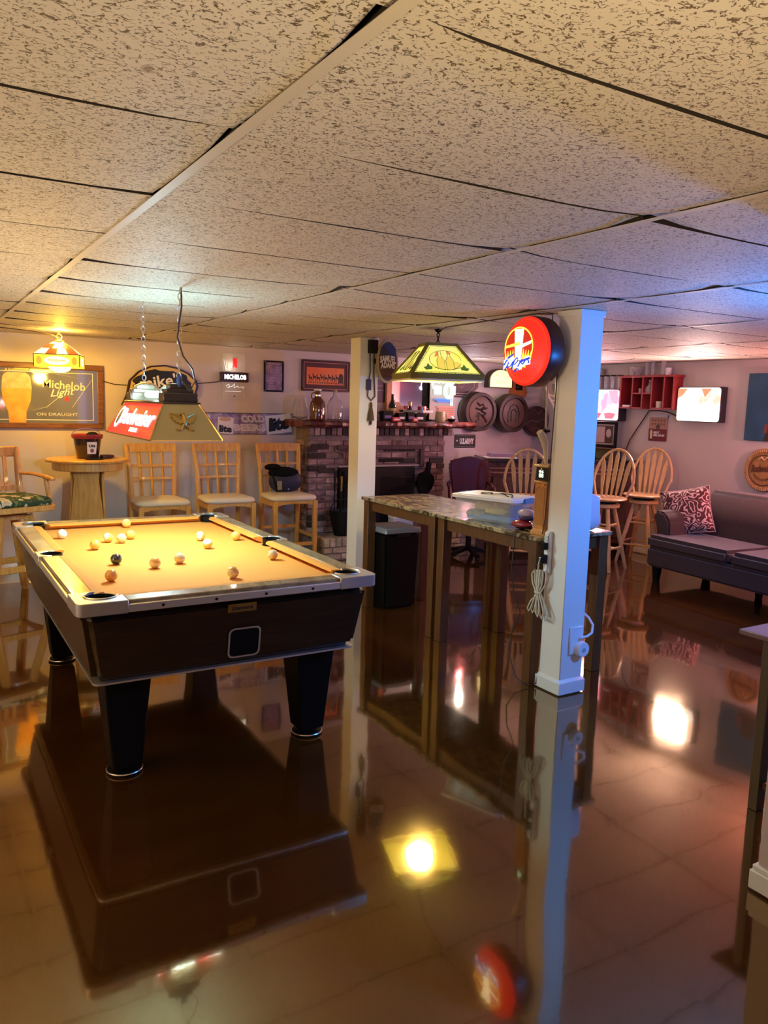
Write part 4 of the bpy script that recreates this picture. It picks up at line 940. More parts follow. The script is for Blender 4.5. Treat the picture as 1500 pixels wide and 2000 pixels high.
MB().tube([(-.05, 0, 0), (-.045, 0, .10), (-.02, 0, .15), (.03, 0, .155), (.055, 0, .11), (.05, 0, .0)], .009, 8).build('shoe', mat('rusty_iron', (.12, .035, .03), .6), o)
o = thing('bellows', 'black leather bellows hung on the brick right of the firebox', 'bellows', (5.035, 7.445, .70), 0); o.rotation_euler = (0, rad(12), 0)
MB().prism([(-.02, -.16), (.02, -.16), (.03, -.10), (.10, .0), (.115, .09), (.09, .15), (.03, .18), (.025, .30), (-.025, .30), (-.03, .18), (-.09, .15), (-.115, .09), (-.10, .0), (-.03, -.10)], -.03, .02).build('body', 'black', o, bevel=.008)
MB().cyl((0, -.005, -.15), (0, -.005, -.24), .018, 10, .010).build('nozzle', 'iron', o)
o = thing('log_ring', 'round black iron log ring standing on the hearth right of firebox', 'log holder', (5.18, 7.30, .237), 0)
MB().tube([(.15*cos(t*pi/12), 0, .158+.15*sin(t*pi/12)) for t in range(24)], .009, 6, True).build('ring', 'iron', o); MB().tube([(-.08, -.06, .004), (0, 0, .01), (.08, .06, .004)], .008, 6).build('foot', 'iron', o)
o = thing('paper_box', 'pale lilac box standing on the hearth seen under the counter table', 'box', (4.66, 7.33, .237), 0); MB().span((-.13, -.06, 0), (.13, .06, .17)).build('body', mat('lilac_card', (.62, .56, .68), .5), o, bevel=.003); MB().span((-.132, -.062, .150), (.132, .062, .175)).build('lid', 'paper', o)

# ---------------------------------------------------------------- pictures and signs on the back wall
m1 = thing('beer_mirror', 'large brown framed bar mirror with printed beer glass on left wall area', 'mirror', (1.06, YB, 1.625))
frame_bars(MB(), 1.04, .59, .048, -.035, 0).build('frame', mat('walnut_frame', (.14, .05, .015), .35, col2=(.22, .09, .03), scale=8, stretch=(1, 1, 6), coat=.3), m1, bevel=.006)
MB().span((-.475, -.014, -.25), (.475, -.004, .25)).build('mirror_glass', mat('tinted_mirror', (.60, .61, .66), .05, metal=.8), m1)
prt = mat('silver_print', (.72, .72, .74), .4)
b = MB(); frame_bars(b, .86, .44, .006, -.0155, -.0142); b.build('border_print', prt, m1)
gls = [(-.30, -.245), (-.16, -.245), (-.155, -.15), (-.115, -.04), (-.105, .06), (-.125, .19), (-.15, .205), (-.31, .205), (-.335, .19), (-.355, .06), (-.345, -.04), (-.305, -.15)]
MB().prism(gls, -.017, -.0145).build('beer_glass_print', mat('printed_amber_beer', (.70, .28, .03), .5, col2=(.80, .42, .07), scale=9), m1, flat=True)
MB().prism([(-.355, .065), (-.104, .065), (-.115, .17), (-.15, .205), (-.31, .205), (-.345, .17)], -.019, -.0165).build('foam_print', mat('printed_foam', (.72, .55, .33), .6, col2=(.62, .40, .18), scale=30), m1, flat=True)
text(m1, 'Michelob', mat('cream_print', (.72, .66, .56), .5), .175, .105, .37, .075, -.016, bold=.012, rot=-.07)
text(m1, 'Light', prt, .16, .03, .20, .085, -.016, 'script_lettering', shear=.5, bold=.008, rot=.12)
text(m1, 'ON DRAUGHT', mat('grey_print', (.50, .50, .50), .5), .11, -.165, .36, .030, -.016, bold=.02)
b = MB(); b.tube([(-.09, -.016, -.13), (.02, -.016, -.10), (.10, -.016, -.03), (.16, -.016, .02)], [.004, .012, .010, .004], 6, flat=.2); b.tube([(-.10, -.016, .15), (.02, -.016, .215), (.2, -.016, .19), (.30, -.016, .17)], [.004, .012, .009, .003], 6, flat=.2); b.tube([(.24, -.016, -.10), (.33, -.016, .03), (.42, -.016, .16)], [.003, .010, .006], 6, flat=.2); b.build('swash_print', prt, m1)
MB().prism([(.175, -.04), (.215, -.04), (.215, -.01), (.205, .0), (.185, .0), (.175, -.01)], -.018, -.0155).build('ribbon_print', 'redprint', m1, flat=True)
b = MB()
for k in range(8): b.span((-.32+.026*k, -.0165, .220), (-.302+.026*k+.004*(k % 3), -.0155, .238))
b.build('small_print', mat('gold_letter', (.50, .38, .16), .5), m1)

# arched sign with torn-edge letters
mk = thing('arched_sign', 'black arched beer sign with yellow rim on the wall behind the billiard lamp', 'sign', (2.13, YB, 1.56))
outl = [(-.385, .0), (-.36, -.035), (-.30, .0), (-.26, .06), (.26, .06), (.31, .06), (.345, .10), (.375, .20), (.36, .26), (.28, .33), (.16, .38), (.04, .40), (-.10, .385), (-.22, .33), (-.31, .24), (-.34, .10)]
MB().prism(outl, -.030, 0).build('rim', mat('dark_rim', (.03, .008, .008), .4), mk, bevel=.004)
def inset(poly, f, cx, cz): return [(cx+(x-cx)*f, cz+(z-cz)*f) for x, z in poly]
MB().prism(inset(outl, .93, .0, .18), -.033, -.030).build('yellow_field', mat('mustard_print', (.62, .44, .14), .5), mk, flat=True)
rj = random.Random(4); jag = []
for a in range(0, 360, 7):
    r = rj.uniform(.90, 1.05); jag.append((.30*cos(rad(a))*r+.02, .195+.16*sin(rad(a))*r))
MB().prism(jag, -.035, -.033).build('torn_field', 'blackprint', mk, flat=True)
text(mk, "mike's", M['paper'], -.0, .245, .42, .115, -.036, bold=.02, rot=.16)
o = MB().tube([(1.58, YB-.012, 1.78), (1.68, YB-.012, 1.755), (1.80, YB-.012, 1.75)], .005, 6).build('wall_cord', 'cord'); attach(o, mk)
wcord2 = MB().tube([(2.49, YB-.012, 1.79), (2.58, YB-.012, 1.80), (2.70, YB-.012, 1.815), (2.735, YB-.012, 1.825)], .005, 6).build('wall_cord', 'cord')

ml = thing('lit_bar_sign', 'clear plate sign with red ribbon and lit lettered dark bar', 'sign', (2.885, YB, 1.875)); attach(wcord2, ml)
MB().span((-.125, -.028, -.235), (.115, -.022, .235)).build('clear_plate', mat('clear_acrylic', (.80, .72, .66), .08, alpha=.22), ml)
MB().span((-.15, -.055, -.055), (.145, 0, .045)).build('light_bar', mat('maroon_bar', (.035, .010, .012), .35), ml, bevel=.004)
text(ml, 'MICHELOB', glow('lit_letter_white', (1, .93, .82), 2.4), 0, -.004, .235, .050, -.0565, bold=.05)
MB().prism([(-.018, .085), (.0, .105), (.024, .085), (.024, .185), (-.018, .185)], -.033, -.029).build('red_ribbon', glow('lit_ribbon_red', (.85, .015, .015), .8), ml, flat=True)
b = MB()
for k in range(5): b.tube([(-.09+.012*k, -.030, .06), (-.115+.022*k, -.030, .17-.01*k)], [.003, .0008], 5)
b.build('etched_rays', glow('lit_etching', (1, .92, .80), 1.2), ml)
b = MB(); b.tube([(-.09, -.030, -.10), (-.06, -.030, -.075), (-.05, -.030, -.105), (-.075, -.030, -.115), (-.02, -.030, -.095), (.0, -.030, -.07), (-.005, -.030, -.115), (.03, -.030, -.095), (.05, -.030, -.11)], .003, 5); b.tube([(.065, -.030, -.105), (.075, -.030, -.10)], .003, 5); b.tube([(.09, -.030, -.115), (.095, -.030, -.10)], .003, 5); b.tube([(-.10, -.030, -.15), (.07, -.030, -.15)], .0012, 5); b.build('etched_script', glow('lit_etching', (1, .92, .80), .9), ml)
MB().cyl((.0, -.035, -.20), (.0, -.02, -.20), .006, 8).build('mount_screw', 'iron', ml)
lamp('POINT', 'lit_bar_sign_light', (2.86, 7.77, 1.99), .35, (1, .85, .65), .03)

o = thing('framed_poster', 'black framed lilac parchment poster between lit sign and orange picture', 'poster', (3.33, YB, 1.897))
frame_bars(MB(), .225, .325, .016, -.018, 0).build('frame', 'black', o, bevel=.003)
MB().span((-.10, -.008, -.15), (.10, -.002, .15)).build('print', mat('purple_parchment', (.16, .09, .20), .6, col2=(.42, .30, .45), scale=14, detail=6), o)
b = MB(); rr = random.Random(2)
for k in range(15):
    x = -.08
    while x < .07: w_l = rr.uniform(.01, .03); b.span((x, -.0088, .115-.017*k), (min(x+w_l, .08), -.008, .122-.017*k)); x += w_l+.007
b.build('small_print', mat('faint_print', (.20, .11, .24), .6), o)
b = MB()
for sx in (-1, 1):
    for sz in (-1, 1): b.sphere((sx*.102, -.018, sz*.151), .006, 8)
b.build('corner_stud', 'chrome', o)

o = thing('orange_picture', 'maroon framed orange picture of a horse team above the mantel', 'picture', (3.945, YB, 1.925))
fr = mat('maroon_frame', (.055, .008, .010), .35)
frame_bars(MB(), .59, .335, .018, -.030, 0).build('frame', fr, o, bevel=.003); frame_bars(MB(), .545, .29, .006, -.024, -.004).build('frame_line', mat('pink_line', (.45, .25, .22), .4), o)
MB().span((-.275, -.014, -.148), (.275, -.002, .148)).build('mat_board', mat('maroon_mat', (.07, .006, .006), .5), o)
MB().span((-.235, -.017, -.095), (.225, -.014, .09)).build('print', mat('orange_sky_print', (.80, .12, .02), .5, col2=(.85, .28, .08), scale=5), o)
hb_ = MB(); rh = random.Random(9)
for i in range(8):
    x = -.205+.047*i; z = -.03+.008*(i % 2); h = .032
    hb_.prism([(x, z-.03), (x+.007, z-.03), (x+.008, z-.005), (x+.03, z-.005), (x+.031, z-.032), (x+.038, z-.032), (x+.037, z+.012), (x+.028, z+.018), (x+.012, z+.016), (x+.004, z+.045), (x-.010, z+.036), (x-.004, z+.026), (x-.001, z+.006)], -.0185, -.017)
hb_.prism([(.155, -.07), (.215, -.07), (.215, .0), (.20, .03), (.165, .025)], -.0185, -.017)
hb_.build('horse_silhouettes', mat('dark_brown_print', (.035, .012, .010), .5), o, flat=True)
b = MB()
for k in range(16): x = -.22+.028*k; b.prism([(x, -.085), (x+.018, -.085), (x+.022, -.068), (x+.006, -.062)], -.0180, -.017)
b.build('ground_print', mat('brown_print', (.22, .05, .02), .5), o, flat=True)

o = thing('beer_banner', 'long purple printed beer banner on the wall above the stools', 'banner', (2.985, YB, 1.393))
MB().span((-.565, -.008, -.112), (.565, 0, .112)).build('backing', 'blackprint', o)
MB().span((-.558, -.010, -.105), (.558, -.008, .105)).build('print', mat('purple_swirl', (.10, .05, .30), .5, col2=(.42, .36, .56), scale=6, detail=5, dist=1.5), o)
lit = mat('pale_can_print', (.74, .70, .78), .5)
for cx_, cz_, w, h, rt in ((-.44, .03, .16, .13, -.12), (-.19, -.02, .17, .17, -.05), (.405, .0, .29, .20, .12)):
    MB().prism([(cx_+x*cos(rt)-z*sin(rt), cz_+x*sin(rt)+z*cos(rt)) for x, z in ((-w/2, -h/2), (w/2, -h/2), (w/2, h/2), (-w/2, h/2))], -.0115, -.0100).build('can_label', lit, o, flat=True)
text(o, 'lite', M['blackprint'], -.44, .045, .12, .07, -.0125, bold=.06, rot=-.12); text(o, 'lite', M['blackprint'], -.19, -.055, .14, .075, -.0125, bold=.06, rot=-.05); text(o, 'lite', M['blackprint'], .41, .005, .24, .145, -.0125, bold=.07, rot=.15, shear=.15)
MB().prism(ellipse(.065, .022, 20, -.195, .045), -.0125, -.0115).build('can_top', mat('tan_print', (.55, .35, .28), .5), o, flat=True)
text(o, 'COLD', mat('lilac_letter', (.62, .56, .78), .5), .11, .052, .26, .075, -.0115, bold=.05, shear=-.35, rot=.02); text(o, 'BEER$', mat('lilac_letter', (.62, .56, .78), .5), .08, -.045, .36, .085, -.0115, bold=.05, shear=-.2)

o = thing('licence_plate', 'black army licence plate on the wall right of the fireplace', 'sign', (5.90, YB, 1.207)); MB().prism(rrect(.325, .165, .015), -.006, 0).build('plate', 'blackprint', o, bevel=.002)
text(o, 'U.S.ARMY', M['paper'], .025, .0, .22, .075, -.0072, bold=.05); text(o, '★', M['paper'], -.125, .008, .03, .03, -.0072); b = MB(); b.span((-.15, -.0072, .066), (.15, -.006, .070)); b.span((-.15, -.0072, -.070), (.15, -.006, -.066)); b.build('edge_line', mat('grey_line', (.25, .25, .28), .5), o)

def keg_head(x, z, label, relief, r=.245, dp=.20):
    o = thing('barrel_head', label, 'barrel head', (x, YB, z)); Xf = Matrix.Rotation(pi/2, 4, 'X')
    wd = mat('dark_barrel_wood', (.018, .009, .006), .45, col2=(.038, .018, .012), scale=10, stretch=(1, 6, 1))
    MB().lathe([(r*.90, 0), (r*.95, dp*.35), (r, dp*.5), (r*.96, dp), (r*.80, dp+.003), (r*.77, dp-.018), (0, dp-.018)], (0, 0, 0), 40, Xf).build('rim', wd, o)
    MB().lathe([(r*.965, dp*.22), (r*1.0, dp*.30), (r*1.005, dp*.48), (r*.99, dp*.52)], (0, 0, 0), 40, Xf).build('hoop', mat('green_bronze_hoop', (.10, .13, .08), .4, metal=.5), o)
    f = MB().lathe([(r*.72, dp-.017), (r*.72, dp-.008), (r*.68, dp-.006), (0, dp-.006)], (0, 0, 0), 40, Xf).build('head_panel', mat('brown_head', (.075, .028, .020), .45, col2=(.10, .040, .028), scale=7, stretch=(6, 1, 1)), o)
    b = MB()
    for pts in relief: b.tube([(px*r, -dp+.002, pz*r) for px, pz in pts], .011, 6)
    b.build('carved_relief', wd, f); return o
keg_head(5.985, 1.575, 'round barrel head with carved rampant lion, left of the pair', [[(-.25, .45), (-.1, .30), (.1, .38), (.18, .25), (-.05, .12), (.12, -.02), (.30, -.05), (.1, -.2), (-.2, -.05), (-.3, -.25)], [(.1, -.2), (.25, -.35), (.35, -.5)], [(-.1, -.1), (-.15, -.4), (-.35, -.5)], [(.05, .12), (.35, .2)], [(-.05, .1), (-.35, .18)]])
k2 = keg_head(6.505, 1.565, 'round barrel head with carved arch and numerals, right of the pair', [[(-.35, -.45), (-.38, .0), (-.2, .38), (0, .45), (.2, .38), (.38, .0), (.35, -.45)], [(-.15, -.4), (-.18, .1), (0, .22), (.18, .1), (.15, -.4)]])
text(k2, '101', mat('relief_number', (.08, .03, .025), .4), 0, .105, .13, .06, -.1985, bold=.02)
hx = thing('octagon_plaque', 'dark octagonal carved plaque partly behind the glass lamp and neon', 'plaque', (5.80, YB, 1.90)); oc = [(.22*cos(rad(22.5+45*k)), .16*sin(rad(22.5+45*k))) for k in range(8)]
oc = [(.26, .10), (.26, -.03), (.13, -.155), (-.13, -.155), (-.26, -.03), (-.26, .10), (-.13, .2), (.13, .2)]
MB().prism(oc, -.02, 0).build('board', mat('dark_plum_board', (.055, .025, .03), .4), hx, bevel=.004)
for f, y in ((.90, -.022), (.74, -.022)):
    MB().tube([(x*f, y, .02+(z-.02)*f) for x, z in oc], .006, 6, True).build('raised_line', mat('dusty_line', (.30, .20, .21), .5), hx)
MB().tube([(.09*cos(t*.7)*(1-t*.07), -.022, .01+.09*sin(t*.7)*(1-t*.07)) for t in range(12)], .006, 6).build('carved_scroll', mat('dusty_line', (.26, .13, .12), .5), hx)

al = thing('arched_lit_sign', 'small cream glowing arched sign beside the round red sign', 'sign', (6.35, YB, 1.875)); ar = [(-.19, 0), (.19, 0), (.19, .10)]+[(.19*cos(rad(a)), .10+.135*sin(rad(a))) for a in range(10, 180, 10)]+[(-.19, .10)]
MB().prism(ar, -.10, 0).build('housing', mat('dark_housing', (.03, .018, .01), .4), al, bevel=.004)
MB().prism(inset(ar, .90, 0, .11), -.104, -.100).build('lit_face', glow('lit_cream_face', (1, .80, .36), 1.5), al, flat=True)
b = MB()
for k in range(5): b.span((-.075+.034*k, -.1055, .055), (-.063+.034*k, -.1042, .115-.012*abs(k-2)))
b.tube([(-.09, -.105, .15), (-.05, -.105, .178), (0, -.105, .188), (.05, -.105, .178), (.09, -.105, .15)], .007, 5, flat=.3); b.build('faint_lettering', mat('olive_letters', (.5, .36, .1), .5, emit=(.7, .45, .14), es=.9), al)
lamp('POINT', 'arched_sign_light', (6.35, 7.65, 1.95), .8, (1, .75, .4), .05)
pq = thing('orange_plaque', 'orange wooden shield plaque with dark centre under the round red sign', 'plaque', (6.71, YB, 1.78)); sh = [(-.13, .0), (.13, .0), (.15, .05), (.12, .12), (.13, .24), (.10, .30), (-.10, .30), (-.13, .24), (-.12, .12), (-.15, .05)]
MB().prism(sh, -.025, 0).build('board', mat('orange_wood', (.42, .11, .02), .4, col2=(.5, .16, .04), scale=8, stretch=(6, 1, 1)), pq, bevel=.008, seg=2)
MB().span((-.055, -.030, .08), (.055, -.024, .25)).build('dark_inlay', 'black', pq)
for k in range(3): MB().sphere((-.02+.02*(k % 2), -.030, .12+.05*k), .010, 8).build('metal_stud', 'brass', pq)
dd = thing('round_dark_plate', 'large dark red round plate with gold script behind the near column', 'plate', (7.0, 7.80, 1.47)); Xf = Matrix.Rotation(pi/2, 4, 'X')
MB().lathe([(.19, -.04), (.198, 0), (.198, .03), (.185, .035), (.175, .025), (0, .025)], (0, 0, 0), 36, Xf).build('plate', mat('dark_oxblood', (.035, .008, .009), .3, col2=(.07, .02, .018), scale=9), dd)
b = MB(); b.tube([(-.17, -.028, -.02), (-.08, -.028, .01), (.0, -.028, -.01), (.12, -.028, .03), (.18, -.028, -.01)], .004, 5); b.tube([(-.12, -.028, .10), (-.06, -.028, .15), (.02, -.028, .09), (.08, -.028, .15)], .004, 5); b.tube([(-.10, -.028, -.11), (.0, -.028, -.08), (.08, -.028, -.13)], .004, 5); b.build('script_line', mat('tarnished_gold', (.25, .17, .10), .4), dd)
# white curved rack near the corner
wr = thing('white_curved_rack', 'white curved slatted rack hanging near the corner behind the column', 'rack', (6.95, 7.28, 1.60), -40)
wm_ = mat('ivory_paint', (.62, .54, .46), .4)
b = MB().tube([(-.20, 0, .30), (-.17, -.03, .20), (-.10, -.05, .08), (-.06, -.05, -.02)], .017, 8); b.tube([(.20, 0, .30), (.2, -.03, .20), (.2, -.05, .08), (.2, -.05, -.02)], .017, 8); b.build('upright', wm_, wr)
for k in range(4): MB().tube([(-.17+.035*k, -.03-.01*k, .21-.07*k), (-.08+.03*k, -.09, .18-.07*k), (.06, -.11, .175-.07*k), (.2, -.05, .20-.07*k)], .014, 8).build('rail', wm_, wr)
MB().lathe([(.06, .20), (.10, .25), (.12, .34), (.10, .34), (.05, .22)], (-.02, -.02, 0), 18).build('bowl', mat('dusty_metal', (.30, .26, .24), .35, metal=.5), wr)
MB().tube([(0, .0, .34), (.0, .0, CE-1.60)], .003, 5).build('hanger', 'cord', wr)

# on the far column
sa = thing('oval_sign', 'oval dark brown beer sign with tan rim beside the farther column', 'sign', (3.412, 5.665, 1.99), -4)
ov = ellipse(.100, .180, 36); MB().prism(ov, -.025, .0).build('rim', mat('tan_rim', (.42, .33, .16), .45), sa, bevel=.006, seg=2)
MB().prism(ellipse(.083, .160, 36), -.028, -.024).build('brown_field', mat('brown_field', (.075, .028, .012), .4), sa, flat=True)
MB().prism(ellipse(.072, .060, 24, 0, .085), -.0292, -.028).build('blue_field', mat('navy_field', (.02, .025, .07), .4), sa, flat=True)
b = MB()
for k in range(4): b.tube([(-.07+.008*k, -.0295, -.075-.022*k), (0, -.0295, -.055-.022*k), (.07-.008*k, -.0295, -.075-.022*k)], .004, 5, flat=.3)
b.build('gold_waves', mat('gold_waves', (.34, .17, .05), .4), sa)
text(sa, 'SAMUEL', M['paper'], 0, .022, .148, .055, -.0300, bold=.04, bend=-.012); text(sa, 'ADAMS', M['paper'], .0, -.030, .132, .050, -.0300, bold=.04, bend=-.008)
MB().span((-.10, -.002, -.02), (-.06, .052, .02)).build('bracket', 'iron', sa)
ta = thing('tasselled_cord', 'dark cord loop with tassel hanging on the farther column', 'tassel', (3.292, 5.71, 1.50), 0)
MB().tube([(-.02, -.01, .60), (-.015, -.015, .40), (-.03, -.015, .28), (-.035, -.015, .20), (0, -.015, .165), (.035, -.015, .20), (.03, -.015, .28), (.02, -.015, .40), (.02, -.01, .60)], .006, 6).build('cord_loop', 'cord', ta)
MB().lathe([(.03, 0), (.024, .05), (.012, .11), (.014, .125), (.008, .15), (0, .155)], (0, -.015, 0), 12).build('tassel', mat('brown_tassel', (.09, .055, .03), .8), ta)
MB().lathe([(.01, -.035), (.012, -.015), (.008, 0)], (0, -.015, 0), 8).build('bell', 'iron', ta)
MB().span((-.035, -.05, .55), (.035, -.003, .66)).build('bracket', 'black', ta); MB().span((-.045, -.03, .25), (-.01, -.003, .34)).build('clip', mat('navy_clip', (.02, .02, .05), .4), ta)
o = thing('purple_poster', 'small dark purple poster with white script between column and mirror', 'poster', (4.63, YB, 1.82)); MB().span((-.10, -.014, -.165), (.10, 0, .165)).build('panel', mat('dark_purple', (.03, .014, .05), .4), o, bevel=.002); b = MB(); b.tube([(-.05, -.0155, .02), (-.04, -.0155, .06), (-.03, -.0155, .01), (-.01, -.0155, .03), (.0, -.0155, .01), (.03, -.0155, .03), (.05, -.0155, .02)], .004, 5); b.tube([(-.06, -.0155, -.03), (.06, -.0155, -.03)], .004, 5); b.tube([(-.05, -.0155, .11), (.03, -.0155, .10)], .003, 5); b.build('script_print', mat('grey_letters', (.5, .45, .55), .5), o)

# ---------------------------------------------------------------- counter stools, pub table, armchair
def lattice_stool():
    t = thing('counter_stool', '', 'stool', (0, 0, 0), 0, 'lattice-back counter stools along the back wall')
    b = MB(); n = 14; rings = []
    def ringpts(sx, sy, z): return [(x*sx, y*sy+.0, z) for x, y in [(px_, py_) for px_, py_ in rrect(.50, .45, .09, 4)]]
    pr = [(.93, .655), (1.0, .668), (1.0, .685), (.95, .702), (.80, .712), (.4, .716)]
    vs = []; k = len(ringpts(1, 1, 0))
    for sc_, z in pr: vs += ringpts(sc_, sc_, z)
    fs = [tuple(range(k))[::-1], tuple(range((len(pr)-1)*k, len(pr)*k))]
    for i in range(len(pr)-1): fs += [(i*k+j_, i*k+(j_+1) % k, (i+1)*k+(j_+1) % k, (i+1)*k+j_) for j_ in range(k)]
    vs = [(x*(1 if y < 0 else .93), y, z) for x, y, z in vs]
    b.add(vs, fs).build('seat', 'cream', t, ang=60)
    ap = [(-.215, .60), (-.13, .622), (0, .63), (.13, .622), (.215, .60), (.215, .658), (-.215, .658)]
    MB().prism(ap, -.205, -.185).build('apron', 'oak', t)
    for s in (-1, 1): MB().span((s*.205-.010, -.19, .60), (s*.205+.010, .19, .655)).build('apron', 'oak', t)
    for s in (-1, 1):
        MB().beam((s*.215, -.195, 0), (s*.215, -.195, .655), .036, .036, w2=.046, h2=.046, up=(0, 1, 0)).build('leg', 'oak', t, bevel=.003)
        MB().tube([(s*.215, .27, 0), (s*.205, .215, .40), (s*.203, .205, .68), (s*.212, .225, .95), (s*.232, .275, 1.19)], [.026, .024, .026, .024, .020], 8).build('stile', 'oak', t, ang=60)
        MB().span((s*.213-.011, -.19, .27), (s*.213+.011, .235, .30)).build('stretcher', 'oak', t)
    MB().span((-.21, -.208, .20), (.21, -.184, .235)).build('stretcher', 'oak', t); MB().span((-.21, .225, .32), (.21, .245, .35)).build('stretcher', 'oak', t)
    def crossbar(z0, z1, y0, x, w=.016, nm='slat'):
        vs = []; n_ = 7
        for i in range(n_):
            u = -1+2*i/(n_-1); cy_ = y0+.025*(1-u*u); 
            for yy in (-w/2, w/2):
                for zz in (z0, z1): vs.append((u*x, cy_+yy+(zz-z0)*.2, zz))
        fs = [(0, 1, 3, 2), ((n_-1)*4+2, (n_-1)*4+3, (n_-1)*4+1, (n_-1)*4)]
        for i in range(n_-1): a = i*4; fs += [(a, a+4, a+5, a+1), (a+2, a+3, a+7, a+6), (a, a+2, a+6, a+4), (a+1, a+5, a+7, a+3)]
        MB().add(vs, fs).build(nm, 'oak', t)
    crossbar(1.125, 1.205, .265, .238, .022, 'top_rail')
    crossbar(.985, 1.005, .235, .215); crossbar(.865, .885, .21, .208)
    for x in (-.105, 0.0, .105): MB().tube([(x*.95, .215, .70), (x, .235, .87), (x, .262, 1.0), (x*1.05, .29, 1.135)], [.013]*4, 4).build('slat', 'oak', t)
    return t
s1 = lattice_stool(); s1.location = (1.955, 7.30, 0); s1['label'] = 'oak lattice-back stool with cream seat, nearest the pub table'
s2 = dup(s1, (2.60, 7.30, 0), -1, 'oak lattice-back stool with cream seat, the middle one under the banner')
s3 = dup(s1, (3.255, 7.28, 0), -1, 'oak lattice-back stool with cream seat, carrying the black bag')
bag = thing('shoulder_bag', 'black and navy shoulder bag sitting on the counter stool by the fireplace', 'bag', (3.27, 7.38, .717), -4)
b = MB().sphere((0, 0, .11), .14, 20, (1.25, .62, .80)); b.v = [Vector((math.copysign(abs(v.x/.175)**.55*.175, v.x), v.y, max(0, v.z))) for v in b.v]; b.build('body', mat('navy_fabric', (.010, .012, .035), .6), bag, ang=60)
MB().sphere((-.02, .0, .195), .15, 16, (1.1, .62, .42)).build('flap', 'softblack', bag, ang=60)
MB().sphere((-.14, -.01, .255), .06, 12, (1.5, .8, .6)).build('folded_strap', 'softblack', bag)
MB().tube([(-.17, -.06, .24), (-.16, -.095, .15), (-.13, -.10, .06), (-.12, -.09, .01)], .010, 6, flat=.5).build('strap', 'softblack', bag)
MB().span((-.12, -.104, .03), (-.07, -.085, .12)).build('pale_pocket', mat('khaki_fabric', (.22, .19, .13), .7), bag, bevel=.004)
MB().span((-.006, -.106, .028), (.008, -.092, .044)).build('buckle', 'chrome', bag)

pb = thing('pub_table', 'round oak pub table on vase-shaped pedestal below the bar mirror', 'table', (1.34, 7.36, 0))
MB().lathe([(.33, 1.055), (.352, 1.060), (.355, 1.075), (.345, 1.085), (0, 1.086)], (0, 0, 0), 40).build('tabletop', 'oak', pb)
MB().lathe([(.295, .985), (.30, .99), (.30, 1.055), (.28, 1.055), (.28, .985)], (0, 0, 0), 40).build('apron', 'oak', pb)
vp = [(-.10, .05), (.10, .05), (.135, .30), (.140, .55), (.115, .78), (.105, .90), (.115, .985), (-.115, .985), (-.105, .90), (-.115, .78), (-.14, .55), (-.135, .30)]
for k in range(3): MB().prism(vp, -.105, -.080, Matrix.Rotation(rad(-20+120*k), 4, 'Z')).build('pedestal_panel', 'oak', pb, bevel=.004)
MB().lathe([(.05, .05), (.05, .98), (0, .98)], (0, 0, 0), 12).build('pedestal_core', 'oak', pb)
for k in range(3):
    a = rad(70+120*k); MB().beam((0, 0, .045), (.30*cos(a), .30*sin(a), .03), .06, .06).build('foot', 'oak', pb, bevel=.008)
bk = thing('beer_bucket', 'dark metal beer bucket with white label and red rim on the pub table', 'bucket', (1.335, 7.33, 1.087))
MB().lathe([(.088, 0), (.092, .004), (.120, .185), (.128, .19), (.128, .198), (.116, .196), (.09, .02), (0, .02)], (0, 0, 0), 28).build('body', mat('maroon_black_enamel', (.022, .010, .010), .25, coat=.5), bk)
MB().lathe([(.128, .178), (.132, .186), (.132, .215), (.124, .215), (.118, .19)], (0, 0, 0), 28).build('red_liner', mat('red_liner', (.34, .03, .025), .35), bk)
MB().sphere((.045, .01, .20), .06, 12, (1, .8, .6)).build('dark_filling', 'softblack', bk)
MB().tube([(.128*cos(t*pi/10), .05, .19+.075*sin(t*pi/10)) for t in range(11)], .004, 6).build('handle', 'chrome', bk)
vs = []; nn_ = 7
for zz in (.045, .15):
    for i in range(nn_):
        a = rad(-90+2+(i/(nn_-1)-.5)*44+8); r = .0935+.028*(zz/.185)+.0015; vs.append((r*cos(a), r*sin(a), zz))
lb = MB().add(vs, [(i, i+1, i+1+nn_, i+nn_) for i in range(nn_-1)]).build('label', 'paper', bk)
text(lb, 'Lite', M['blackprint'], .018, .118, .055, .026, -.1155, bold=.05); MB().prism(ellipse(.016, .018, 16, .018, .075), -.1105, -.1095).build('emblem', mat('dark_red_print', (.25, .04, .03), .5), lb, flat=True)
o = blob('keys', mat('dark_maroon', (.06, .02, .02), .4), 'small dark red pile beside the beer bucket on pub table', 'keys', (1.49, 7.30, 1.087), (.12, .08, .035), 10, 8, n=7, bumpy=.25)
o = blob('dark_ashtray', 'black', 'flat black tray in front of the beer bucket on pub table', 'tray', (1.36, 7.17, 1.0868), (.16, .06, .012), 0, 10, n=8, bumpy=.02)

